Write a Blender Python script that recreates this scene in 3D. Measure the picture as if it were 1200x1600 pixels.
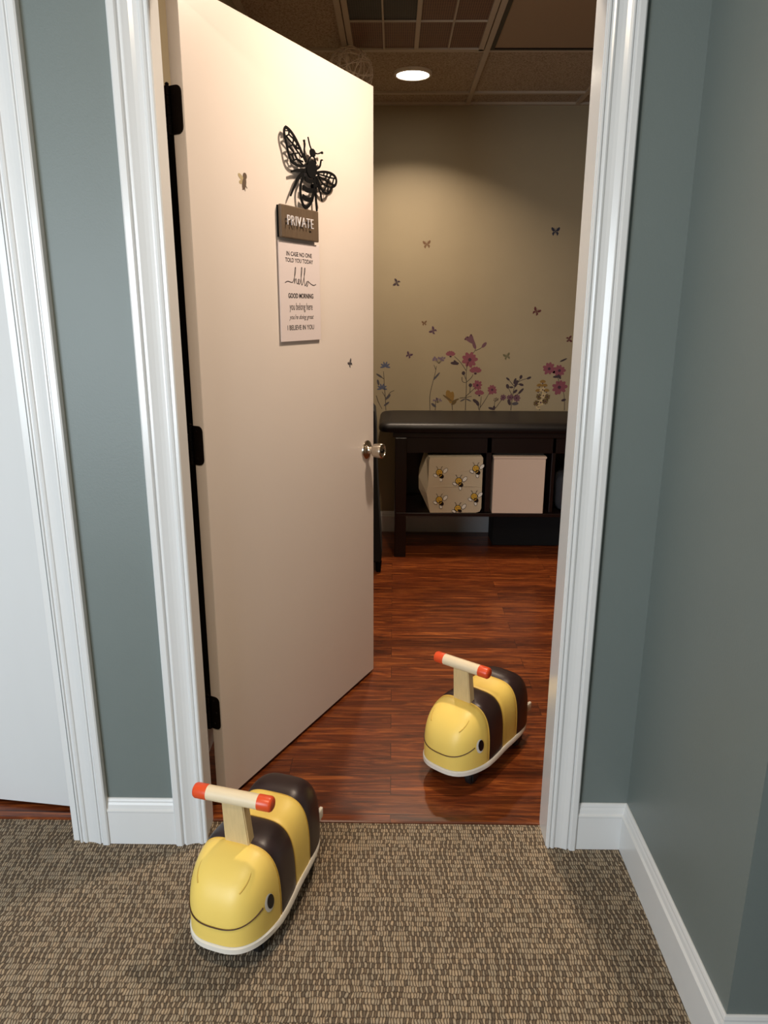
import bpy, bmesh, math, random
from mathutils import Vector, Matrix
PI = math.pi
SC = bpy.context.scene
COL = SC.collection
for o in list(bpy.data.objects): bpy.data.objects.remove(o, do_unlink=True)

# ------------------------------------------------------------------ camera
cam = bpy.data.cameras.new('camera'); camo = bpy.data.objects.new('camera', cam); COL.objects.link(camo)
cam.sensor_fit = 'VERTICAL'; cam.sensor_height = 36.0; cam.lens = 36.0*1152.2/1600.0
cam.clip_start = 0.02; cam.clip_end = 60
R3 = Matrix(((0.999911, -0.006816, 0.011431), (0.012833, 0.266086, -0.963864), (0.003528, 0.963925, 0.26615)))
camo.matrix_world = Matrix.Translation((0, 0, 1.3935)) @ R3.to_4x4()
SC.camera = camo

# ------------------------------------------------------------------ look
SC.view_settings.view_transform = 'Standard'; SC.view_settings.look = 'None'
SC.view_settings.gamma = 1.0; SC.view_settings.use_curve_mapping = False
SC.view_settings.exposure = 0.15

# ------------------------------------------------------------------ world and lights
w = bpy.data.worlds.new('world'); SC.world = w; w.use_nodes = True
w.node_tree.nodes['Background'].inputs[0].default_value = (0.55, 0.72, 1.0, 1)
w.node_tree.nodes['Background'].inputs[1].default_value = 1.0

def area(name, loc, target, size, size_y, power, color, shape='RECTANGLE', spread=180):
    l = bpy.data.lights.new(name, 'AREA'); l.shape = shape; l.size = size
    if shape in ('RECTANGLE', 'ELLIPSE'): l.size_y = size_y
    l.energy = power; l.color = color; l.spread = math.radians(spread)
    o = bpy.data.objects.new(name, l); COL.objects.link(o); o.location = loc
    d = Vector(target) - Vector(loc); o.rotation_euler = d.to_track_quat('-Z', 'Y').to_euler()
    return o
DAY = (0.84, 0.93, 1.0); WARM = (1.0, 0.80, 0.61); HALLW = (1.0, 0.80, 0.58)
window_day = area('window_daylight', (-1.75, -1.38, 1.25), (-1.75, 0, 1.25), 1.3, 1.3, 66, DAY)
can_power = 13
hall_can_power = 18

# ------------------------------------------------------------------ materials
def nt(m): return m.node_tree.nodes, m.node_tree.links
def mat(name, col, rough=0.5, metal=0.0, noise=0.0, nscale=40, bump=0.0, bscale=200, coat=0.0, emis=None, estr=0, spec=0.5, stretch=None):
    m = bpy.data.materials.new(name); m.use_nodes = True
    n, l = nt(m); b = n['Principled BSDF']
    b.inputs['Roughness'].default_value = rough; b.inputs['Metallic'].default_value = metal
    b.inputs['Coat Weight'].default_value = coat; b.inputs['Specular IOR Level'].default_value = spec
    tc = n.new('ShaderNodeTexCoord'); mp = n.new('ShaderNodeMapping'); l.new(tc.outputs['Object'], mp.inputs[0])
    if stretch: mp.inputs['Scale'].default_value = stretch
    nz = n.new('ShaderNodeTexNoise'); nz.inputs['Scale'].default_value = nscale; nz.inputs['Detail'].default_value = 4
    l.new(mp.outputs[0], nz.inputs['Vector'])
    mx = n.new('ShaderNodeMix'); mx.data_type = 'RGBA'
    k = noise
    mx.inputs[6].default_value = (max(0, col[0]*(1-k)), max(0, col[1]*(1-k)), max(0, col[2]*(1-k)), 1)
    mx.inputs[7].default_value = (min(1, col[0]*(1+k)), min(1, col[1]*(1+k)), min(1, col[2]*(1+k)), 1)
    l.new(nz.outputs['Fac'], mx.inputs[0]); l.new(mx.outputs[2], b.inputs['Base Color'])
    if bump:
        n2 = n.new('ShaderNodeTexNoise'); n2.inputs['Scale'].default_value = bscale; n2.inputs['Detail'].default_value = 3
        l.new(mp.outputs[0], n2.inputs['Vector'])
        bp = n.new('ShaderNodeBump'); bp.inputs['Strength'].default_value = bump; bp.inputs['Distance'].default_value = 0.002
        l.new(n2.outputs['Fac'], bp.inputs['Height']); l.new(bp.outputs[0], b.inputs['Normal'])
    if emis:
        b.inputs['Emission Color'].default_value = (*emis, 1); b.inputs['Emission Strength'].default_value = estr
    return m
def srgb(r, g, b):
    f = lambda c: (c/255/12.92) if c/255 <= 0.04045 else ((c/255+0.055)/1.055)**2.4
    return (f(r), f(g), f(b))
M = {}
M['wall'] = mat('hall_wall_paint', srgb(114, 125, 124), 0.45, noise=0.04, nscale=6, bump=0.12, bscale=260)
M['taupe'] = mat('room_wall_paint', srgb(148, 136, 111), 0.6, noise=0.04, nscale=8, bump=0.12, bscale=260)
M['trim'] = mat('white_gloss_trim', srgb(226, 229, 231), 0.22, noise=0.02, nscale=12, bump=0.06, bscale=60, stretch=(1, 1, 0.2))
M['door'] = mat('white_door_paint', srgb(229, 218, 210), 0.38, noise=0.02, nscale=5, bump=0.05, bscale=120)
M['door_edge'] = M['door']
M['hinge'] = mat('oil_rubbed_bronze', srgb(30, 22, 18), 0.4, metal=0.7, noise=0.2)
M['nickel'] = mat('satin_nickel', srgb(196, 188, 176), 0.24, metal=1.0, noise=0.04)
M['dark_metal'] = mat('dark_keyway', srgb(40, 36, 32), 0.4, metal=0.8)
M['black'] = mat('matte_black_metal', srgb(7, 7, 8), 0.75, noise=0.1, spec=0.15)
M['yellow'] = mat('yellow_vinyl', srgb(247, 216, 112), 0.42, noise=0.03, nscale=14, bump=0.08, bscale=500)
M['seam'] = mat('yellow_seam', srgb(214, 176, 80), 0.5, noise=0.05)
M['brown'] = mat('dark_brown_vinyl', srgb(46, 32, 33), 0.36, noise=0.08, nscale=14, bump=0.08, bscale=500)
M['cream'] = mat('cream_painted_wood', srgb(234, 229, 218), 0.4, noise=0.04)
M['beech'] = mat('pale_beech', srgb(214, 190, 142), 0.45, noise=0.14, nscale=30, stretch=(6, 6, 0.8))
M['birch'] = mat('pale_birch_bar', srgb(232, 216, 184), 0.45, noise=0.06, nscale=30, stretch=(0.8, 8, 8))
M['orange'] = mat('orange_paint', srgb(226, 82, 40), 0.34, noise=0.03)
M['rubber'] = mat('black_rubber', srgb(18, 18, 19), 0.55, noise=0.1)
M['eyewhite'] = mat('white_print', srgb(232, 232, 226), 0.4, noise=0.02)
M['eyeblack'] = mat('black_print', srgb(16, 14, 16), 0.3, noise=0.05)
M['smile'] = mat('brown_print', srgb(70, 42, 28), 0.5, noise=0.05)
M['espresso'] = mat('espresso_wood', srgb(22, 12, 12), 0.3, noise=0.35, nscale=24, stretch=(0.6, 6, 6))
M['cushion'] = mat('black_brown_vinyl', srgb(15, 11, 11), 0.45, spec=0.35, noise=0.12, nscale=10, bump=0.1, bscale=300)
M['blackcloth'] = mat('black_upholstery', srgb(10, 10, 12), 0.85, noise=0.2, bump=0.2, bscale=400)
M['canvas'] = mat('natural_canvas', srgb(196, 184, 160), 0.85, noise=0.06, nscale=300, bump=0.3, bscale=700)
M['box'] = mat('ivory_board', srgb(216, 196, 180), 0.7, noise=0.02, nscale=20)
M['bag'] = mat('grey_plastic', srgb(60, 62, 68), 0.2, noise=0.2, nscale=30, bump=0.6, bscale=40)
M['paper'] = mat('white_acrylic_print', srgb(226, 214, 214), 0.35, noise=0.01)
M['ink'] = mat('dark_ink', srgb(48, 42, 44), 0.5, noise=0.03)
M['walnut'] = mat('grey_walnut', srgb(98, 82, 66), 0.5, noise=0.3, nscale=22, stretch=(9, 9, 0.8))
M['letter'] = mat('white_acrylic_letter', srgb(226, 222, 226), 0.3, noise=0.02)
M['standoff'] = mat('black_standoff', srgb(12, 12, 12), 0.5)
M['tee'] = mat('ceiling_grid_metal', srgb(176, 164, 148), 0.5, noise=0.03)
M['thread'] = mat('white_thread', srgb(206, 190, 172), 0.8, noise=0.06)
M['lens'] = mat('can_lens', (1, 1, 1), 0.5, emis=(1.0, 0.9, 0.72), estr=14)
M['whiteplastic'] = mat('white_can_trim', srgb(226, 220, 210), 0.4, noise=0.02)
M['flatlens'] = mat('unlit_panel_lens', srgb(150, 128, 106), 0.5, noise=0.03)
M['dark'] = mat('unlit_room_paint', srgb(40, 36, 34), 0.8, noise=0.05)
M['glass'] = mat('window_glass_pane', (0.9, 0.95, 1.0), 0.05)
for k_, c_ in dict(blue=(74, 80, 102), lav=(104, 88, 104), gold=(128, 98, 44), dgold=(92, 74, 42), pink=(122, 64, 78), mauve=(96, 64, 76), dark=(52, 38, 46), slate=(70, 66, 72),
                   brown=(92, 74, 58), cream=(176, 158, 122), stem=(62, 52, 46), tan=(100, 72, 48), navy=(24, 30, 54), red=(80, 28, 32), purple=(70, 44, 66), olive=(92, 88, 62), centre=(60, 26, 46), beeyellow=(214, 172, 62)).items():
    M['d_'+k_] = mat('print_'+k_, srgb(*c_), 0.7, noise=0.12, nscale=200)

def m_tile():
    m = bpy.data.materials.new('mineral_fibre_tile'); m.use_nodes = True; n, l = nt(m); b = n['Principled BSDF']
    tc = n.new('ShaderNodeTexCoord'); v = n.new('ShaderNodeTexNoise'); v.inputs['Scale'].default_value = 130; v.inputs['Detail'].default_value = 6; v.inputs['Roughness'].default_value = 0.7
    l.new(tc.outputs['Object'], v.inputs['Vector'])
    cr = n.new('ShaderNodeValToRGB'); cr.color_ramp.elements[0].position = 0.32; cr.color_ramp.elements[0].color = (*srgb(96, 80, 64), 1)
    cr.color_ramp.elements[1].position = 0.56; cr.color_ramp.elements[1].color = (*srgb(178, 162, 142), 1)
    l.new(v.outputs['Fac'], cr.inputs[0]); l.new(cr.outputs[0], b.inputs['Base Color']); b.inputs['Roughness'].default_value = 0.9
    bp = n.new('ShaderNodeBump'); bp.inputs['Strength'].default_value = 0.5; bp.inputs['Distance'].default_value = 0.003
    l.new(v.outputs['Fac'], bp.inputs['Height']); l.new(bp.outputs[0], b.inputs['Normal'])
    return m
M['tile'] = m_tile()

def m_louver(name, c):
    m = bpy.data.materials.new(name); m.use_nodes = True; n, l = nt(m); b = n['Principled BSDF']
    tc = n.new('ShaderNodeTexCoord'); br = n.new('ShaderNodeTexBrick'); l.new(tc.outputs['Object'], br.inputs['Vector'])
    br.offset = 0; br.inputs['Scale'].default_value = 1; br.inputs['Brick Width'].default_value = 0.009; br.inputs['Row Height'].default_value = 0.03
    br.inputs['Mortar Size'].default_value = 0.0012
    br.inputs['Color1'].default_value = (*c, 1); br.inputs['Color2'].default_value = (c[0]*0.8, c[1]*0.8, c[2]*0.8, 1); br.inputs['Mortar'].default_value = (c[0]*1.9+.01, c[1]*1.9+.01, c[2]*1.9+.01, 1)
    l.new(br.outputs['Color'], b.inputs['Base Color']); b.inputs['Roughness'].default_value = 0.6
    return m
M['louver_reflect'] = m_louver('brown_reflection_louver', srgb(96, 66, 50)); M['louver_black'] = m_louver('black_louver', srgb(26, 22, 26))  # brown is the reflection on the louvre, put into the pane colour

def m_carpet():
    m = bpy.data.materials.new('woven_loop_carpet'); m.use_nodes = True; n, l = nt(m); b = n['Principled BSDF']
    tc = n.new('ShaderNodeTexCoord')
    def math_(op, a, bb=None):
        q = n.new('ShaderNodeMath'); q.operation = op
        for i, s in enumerate((a, bb)):
            if s is None: continue
            if isinstance(s, (int, float)): q.inputs[i].default_value = s
            else: l.new(s, q.inputs[i])
        return q.outputs[0]
    nz = n.new('ShaderNodeTexNoise'); nz.inputs['Scale'].default_value = 45; nz.inputs['Detail'].default_value = 2; l.new(tc.outputs['Object'], nz.inputs['Vector'])
    sub = n.new('ShaderNodeVectorMath'); sub.operation = 'SUBTRACT'; l.new(nz.outputs['Color'], sub.inputs[0]); sub.inputs[1].default_value = (.5, .5, .5)
    scl = n.new('ShaderNodeVectorMath'); scl.operation = 'SCALE'; l.new(sub.outputs[0], scl.inputs[0]); scl.inputs['Scale'].default_value = 0.011
    add = n.new('ShaderNodeVectorMath'); l.new(tc.outputs['Object'], add.inputs[0]); l.new(scl.outputs[0], add.inputs[1])
    sx = n.new('ShaderNodeSeparateXYZ'); l.new(add.outputs[0], sx.inputs[0])
    cw, rh = 0.0060, 0.0145
    row = math_('DIVIDE', sx.outputs[1], rh); rfl = math_('FLOOR', row)
    rown = n.new('ShaderNodeTexWhiteNoise'); rown.noise_dimensions = '1D'; l.new(rfl, rown.inputs['W'])
    off = math_('MULTIPLY', rown.outputs['Value'], 17.0)
    col = math_('ADD', math_('DIVIDE', sx.outputs[0], cw), off); cfl = math_('FLOOR', col)
    fx = math_('SUBTRACT', col, cfl); fy = math_('SUBTRACT', row, rfl)
    # loop height: rounded bump across the cell
    hx = math_('SINE', math_('MULTIPLY', fx, PI)); hy = math_('SINE', math_('MULTIPLY', fy, PI))
    hgt = math_('MULTIPLY', math_('POWER', hx, 0.5), math_('POWER', hy, 0.22))
    cv = n.new('ShaderNodeCombineXYZ'); l.new(cfl, cv.inputs[0]); l.new(rfl, cv.inputs[1])
    wn = n.new('ShaderNodeTexWhiteNoise'); wn.noise_dimensions = '3D'; l.new(cv.outputs[0], wn.inputs['Vector'])
    big = n.new('ShaderNodeTexNoise'); big.inputs['Scale'].default_value = 14; big.inputs['Detail'].default_value = 3; l.new(tc.outputs['Object'], big.inputs['Vector'])
    # some cells are sunken loops, coloured dark as shaded pits
    pick = math_('ADD', wn.outputs['Value'], math_('MULTIPLY', math_('SUBTRACT', big.outputs['Fac'], 0.5), 0.9))
    even = math_('LESS_THAN', math_('ABSOLUTE', math_('SUBTRACT', math_('FRACT', math_('MULTIPLY', cfl, 0.5)), 0.0)), 0.25)
    low = math_('MULTIPLY', even, math_('GREATER_THAN', pick, 0.40))
    lowf = math_('SUBTRACT', 1.0, math_('MULTIPLY', low, 0.60))
    H = math_('MULTIPLY', hgt, lowf)
    fine = n.new('ShaderNodeTexNoise'); fine.inputs['Scale'].default_value = 650; fine.inputs['Detail'].default_value = 2; l.new(tc.outputs['Object'], fine.inputs['Vector'])
    Hf = math_('ADD', H, math_('MULTIPLY', math_('SUBTRACT', fine.outputs['Fac'], .5), 0.9))
    cr = n.new('ShaderNodeValToRGB'); e = cr.color_ramp.elements
    e[0].position = 0.08; e[0].color = (*srgb(62, 54, 49), 1); e[1].position = 0.95; e[1].color = (*srgb(200, 184, 160), 1)  # loop highlights and the shadow in gaps and pits put into the colour
    k = e.new(0.5); k.color = (*srgb(146, 130, 111), 1)
    l.new(Hf, cr.inputs[0])
    cr2 = n.new('ShaderNodeValToRGB'); e = cr2.color_ramp.elements
    e[0].position = 0.0; e[0].color = (0.86, 0.88, 0.90, 1); e[1].position = 1.0; e[1].color = (1.06, 1.0, 0.94, 1)
    wn2 = n.new('ShaderNodeTexWhiteNoise'); wn2.noise_dimensions = '4D'; l.new(cv.outputs[0], wn2.inputs['Vector']); wn2.inputs['W'].default_value = 3.3
    l.new(wn2.outputs['Value'], cr2.inputs[0])
    mx = n.new('ShaderNodeMix'); mx.data_type = 'RGBA'; mx.blend_type = 'MULTIPLY'; mx.inputs[0].default_value = 1
    l.new(cr.outputs[0], mx.inputs[6]); l.new(cr2.outputs[0], mx.inputs[7]); l.new(mx.outputs[2], b.inputs['Base Color'])
    b.inputs['Roughness'].default_value = 0.95; b.inputs['Specular IOR Level'].default_value = 0.1
    bp = n.new('ShaderNodeBump'); bp.inputs['Strength'].default_value = 1.0; bp.inputs['Distance'].default_value = 0.004
    l.new(Hf, bp.inputs['Height']); l.new(bp.outputs[0], b.inputs['Normal'])
    return m
M['carpet'] = m_carpet()

def m_planks():
    m = bpy.data.materials.new('cherry_planks'); m.use_nodes = True; n, l = nt(m); b = n['Principled BSDF']
    tc = n.new('ShaderNodeTexCoord'); br = n.new('ShaderNodeTexBrick'); l.new(tc.outputs['Object'], br.inputs['Vector'])
    br.offset = 0.37; br.offset_frequency = 2; br.inputs['Scale'].default_value = 1; br.inputs['Brick Width'].default_value = 0.85; br.inputs['Row Height'].default_value = 0.09
    br.inputs['Mortar Size'].default_value = 0.0009; br.inputs['Mortar Smooth'].default_value = 0.3; br.inputs['Bias'].default_value = 0
    br.inputs['Color1'].default_value = (0, 0, 0, 1); br.inputs['Color2'].default_value = (1, 1, 1, 1); br.inputs['Mortar'].default_value = (0.5, 0.5, 0.5, 1)
    # grain, shifted per plank
    sc = n.new('ShaderNodeVectorMath'); sc.operation = 'SCALE'; l.new(br.outputs['Color'], sc.inputs[0]); sc.inputs['Scale'].default_value = 7.3
    ad = n.new('ShaderNodeVectorMath'); l.new(tc.outputs['Object'], ad.inputs[0]); l.new(sc.outputs[0], ad.inputs[1])
    mp = n.new('ShaderNodeMapping'); mp.inputs['Scale'].default_value = (2.2, 26, 1); l.new(ad.outputs[0], mp.inputs[0])
    g1 = n.new('ShaderNodeTexNoise'); g1.inputs['Scale'].default_value = 1.6; g1.inputs['Detail'].default_value = 8; g1.inputs['Roughness'].default_value = 0.68; g1.inputs['Distortion'].default_value = 1.2
    l.new(mp.outputs[0], g1.inputs['Vector'])
    cr = n.new('ShaderNodeValToRGB'); e = cr.color_ramp.elements
    e[0].position = 0.3; e[0].color = (*srgb(54, 24, 12), 1); e[1].position = 0.74; e[1].color = (*srgb(186, 108, 52), 1)
    k = e.new(0.5); k.color = (*srgb(112, 54, 25), 1)
    l.new(g1.outputs['Fac'], cr.inputs[0])
    cr2 = n.new('ShaderNodeValToRGB'); e = cr2.color_ramp.elements
    e[0].color = (0.62, 0.56, 0.52, 1); e[1].color = (1.25, 1.2, 1.1, 1); l.new(br.outputs['Color'], cr2.inputs[0])
    mx = n.new('ShaderNodeMix'); mx.data_type = 'RGBA'; mx.blend_type = 'MULTIPLY'; mx.inputs[0].default_value = 1
    l.new(cr.outputs[0], mx.inputs[6]); l.new(cr2.outputs[0], mx.inputs[7])
    mx2 = n.new('ShaderNodeMix'); mx2.data_type = 'RGBA'; l.new(br.outputs['Fac'], mx2.inputs[0]); l.new(mx.outputs[2], mx2.inputs[6]); mx2.inputs[7].default_value = (*srgb(38, 14, 8), 1)
    l.new(mx2.outputs[2], b.inputs['Base Color'])
    b.inputs['Roughness'].default_value = 0.3
    bp = n.new('ShaderNodeBump'); bp.inputs['Strength'].default_value = 0.25; bp.inputs['Distance'].default_value = 0.001
    l.new(g1.outputs['Fac'], bp.inputs['Height']); l.new(bp.outputs[0], b.inputs['Normal'])
    return m
M['planks'] = m_planks()

# ------------------------------------------------------------------ mesh helpers
def obj(name, bm, m, parent=None, smooth=False, loc=None):
    bmesh.ops.recalc_face_normals(bm, faces=bm.faces[:])
    me = bpy.data.meshes.new(name); bm.to_mesh(me); bm.free()
    for mm in (m if isinstance(m, (list, tuple)) else [m]): me.materials.append(mm)
    if smooth:
        for p in me.polygons: p.use_smooth = True
        if smooth == 'auto':
            me.set_sharp_from_angle(angle=math.radians(38))
    o = bpy.data.objects.new(name, me); COL.objects.link(o)
    if parent: o.parent = parent
    if loc: o.location = loc
    return o
def empty(name, loc=(0, 0, 0), rz=0.0):
    o = bpy.data.objects.new(name, None); COL.objects.link(o); o.empty_display_size = 0.05
    o.location = loc; o.rotation_euler = (0, 0, rz); return o
def tag(o, label=None, cat=None, group=None, kind=None):
    if label: o['label'] = label
    if cat: o['category'] = cat
    if group: o['group'] = group
    if kind: o['kind'] = kind
    return o
def struct(name, bm, m, label=None, smooth=False, parent=None):
    o = obj(name, bm, m, parent, smooth)
    if not parent:
        o['kind'] = 'structure'
        if label: o['label'] = label
        o['category'] = name.split('_')[0].split('.')[0]
    return o
def box(bm, x0, x1, y0, y1, z0, z1, bev=0.0, seg=2):
    b2 = bmesh.new() if bev else bm
    vs = [b2.verts.new(p) for p in ((x0, y0, z0), (x1, y0, z0), (x1, y1, z0), (x0, y1, z0), (x0, y0, z1), (x1, y0, z1), (x1, y1, z1), (x0, y1, z1))]
    for f in ((0, 3, 2, 1), (4, 5, 6, 7), (0, 1, 5, 4), (1, 2, 6, 5), (2, 3, 7, 6), (3, 0, 4, 7)): b2.faces.new([vs[i] for i in f])
    if bev:
        bmesh.ops.bevel(b2, geom=b2.edges[:], offset=bev, segments=seg, affect='EDGES', profile=0.5)
        merge(bm, b2)
def merge(bm, b2, mtx=None):
    me = bpy.data.meshes.new('tmp'); 
    if mtx is not None: b2.transform(mtx)
    b2.to_mesh(me); b2.free(); bm.from_mesh(me); bpy.data.meshes.remove(me)
def B(*a, **k):
    bm = bmesh.new(); box(bm, *a, **k); return bm
def tube(bm, pts, r, seg=8, cap=True, closed=False):
    pts = [Vector(p) for p in pts]; n = len(pts); rr = r if isinstance(r, (list, tuple)) else [r]*n
    rings = []; prev = None
    for i, p in enumerate(pts):
        if closed: t = pts[(i+1) % n]-pts[i-1]
        else: t = pts[min(i+1, n-1)]-pts[max(i-1, 0)]
        t.normalize()
        if prev is None:
            a = Vector((0, 0, 1)) if abs(t.z) < 0.9 else Vector((1, 0, 0)); u = t.cross(a).normalized()
        else:
            u = (prev-t*prev.dot(t)).normalized()
        prev = u; v = t.cross(u)
        rings.append([bm.verts.new(p+(u*math.cos(2*PI*k/seg)+v*math.sin(2*PI*k/seg))*rr[i]) for k in range(seg)])
    m_ = n if closed else n-1
    for i in range(m_):
        A, C = rings[i], rings[(i+1) % n]
        for k in range(seg): bm.faces.new((A[k], A[(k+1) % seg], C[(k+1) % seg], C[k]))
    if cap and not closed: bm.faces.new(rings[0][::-1]); bm.faces.new(rings[-1])
def lathe(bm, prof, seg=32, mtx=None):
    """prof: (r, z) pairs about local z"""
    b2 = bmesh.new(); rings = []
    for r, z in prof:
        if r < 1e-6: rings.append([b2.verts.new((0, 0, z))])
        else: rings.append([b2.verts.new((r*math.cos(2*PI*k/seg), r*math.sin(2*PI*k/seg), z)) for k in range(seg)])
    for A, C in zip(rings, rings[1:]):
        for k in range(seg):
            q = [A[k % len(A)], A[(k+1) % len(A)], C[(k+1) % len(C)], C[k % len(C)]]
            q = list(dict.fromkeys(q))
            if len(q) > 2: b2.faces.new(q)
    merge(bm, b2, mtx)
def prism(bm, pts, t0, t1, frame):
    """extrude a 2D outline: frame(a, b, t) -> Vector"""
    A = [bm.verts.new(frame(a, b, t0)) for a, b in pts]; C = [bm.verts.new(frame(a, b, t1)) for a, b in pts]
    n = len(pts)
    bm.faces.new(A[::-1]); bm.faces.new(C)
    for i in range(n): bm.faces.new((A[i], A[(i+1) % n], C[(i+1) % n], C[i]))
def smoothpts(pts, it=2):
    for _ in range(it):
        q = [pts[0]]
        for a, b in zip(pts, pts[1:]):
            q += [tuple(.75*x+.25*y for x, y in zip(a, b)), tuple(.25*x+.75*y for x, y in zip(a, b))]
        q.append(pts[-1]); pts = q
    return pts
def stroke(bm, pts, w0, w1, t0, t1, frame, sm=2):
    pts = smoothpts([tuple(p) for p in pts], sm) if len(pts) > 2 else pts
    n = len(pts); L = []; Rr = []
    for i, p in enumerate(pts):
        a = Vector(pts[max(i-1, 0)]); c = Vector(pts[min(i+1, n-1)]); d = (c-a)
        if d.length < 1e-9: d = Vector((1, 0))
        d.normalize(); q = Vector((-d.y, d.x)); ww = (w0+(w1-w0)*i/(n-1))/2
        L.append(Vector(p)+q*ww); Rr.append(Vector(p)-q*ww)
    grid = [[bm.verts.new(frame(v.x, v.y, t)) for v in side] for side in (L, Rr) for t in (t0, t1)]
    a0, a1, b0, b1 = grid
    for i in range(n-1):
        bm.faces.new((a0[i], a0[i+1], b0[i+1], b0[i])); bm.faces.new((a1[i], b1[i], b1[i+1], a1[i+1]))
        bm.faces.new((a0[i], a1[i], a1[i+1], a0[i+1])); bm.faces.new((b0[i], b0[i+1], b1[i+1], b1[i]))
    bm.faces.new((a0[0], b0[0], b1[0], a1[0])); bm.faces.new((a0[-1], a1[-1], b1[-1], b0[-1]))
def ell(c, rx, ry, rot=0, n=16):
    return [(c[0]+rx*math.cos(t)*math.cos(rot)-ry*math.sin(t)*math.sin(rot), c[1]+rx*math.cos(t)*math.sin(rot)+ry*math.sin(t)*math.cos(rot)) for t in [2*PI*i/n for i in range(n)]]
def sweep(bm, path, prof, side=1):
    """sweep profile (d, z) along a 2D path, mitred; d is offset to the right of travel * side"""
    P = [Vector(p) for p in path]; n = len(P); rings = []
    for i, p in enumerate(P):
        d0 = (P[i]-P[i-1]).normalized() if i else None
        d1 = (P[i+1]-P[i]).normalized() if i < n-1 else None
        if d0 is None: d0 = d1
        if d1 is None: d1 = d0
        n0 = Vector((d0.y, -d0.x)); n1 = Vector((d1.y, -d1.x)); m_ = (n0+n1).normalized(); m_ = m_/max(0.2, m_.dot(n0))*side
        rings.append([bm.verts.new((p.x+m_.x*d, p.y+m_.y*d, z)) for d, z in prof])
    k = len(prof)
    for A, C in zip(rings, rings[1:]):
        for j in range(k): bm.faces.new((A[j], A[(j+1) % k], C[(j+1) % k], C[j]))
    bm.faces.new(rings[0]); bm.faces.new(rings[-1][::-1])
def textmesh(s, size, depth=0.0003, shear=0.0, spacing=1.0, xscale=1.0, bold=0.0):
    cu = bpy.data.curves.new('t', 'FONT'); cu.body = s; cu.size = size; cu.extrude = depth; cu.shear = shear; cu.space_character = spacing
    cu.align_x = 'CENTER'; cu.align_y = 'CENTER'; cu.offset = bold; cu.resolution_u = 3
    o = bpy.data.objects.new('t', cu); COL.objects.link(o)
    dg = bpy.context.evaluated_depsgraph_get(); me = bpy.data.meshes.new_from_object(o.evaluated_get(dg))
    b2 = bmesh.new(); b2.from_mesh(me); bpy.data.objects.remove(o); bpy.data.meshes.remove(me)
    b2.transform(Matrix.Scale(xscale, 4, (1, 0, 0)))
    return b2
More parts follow.
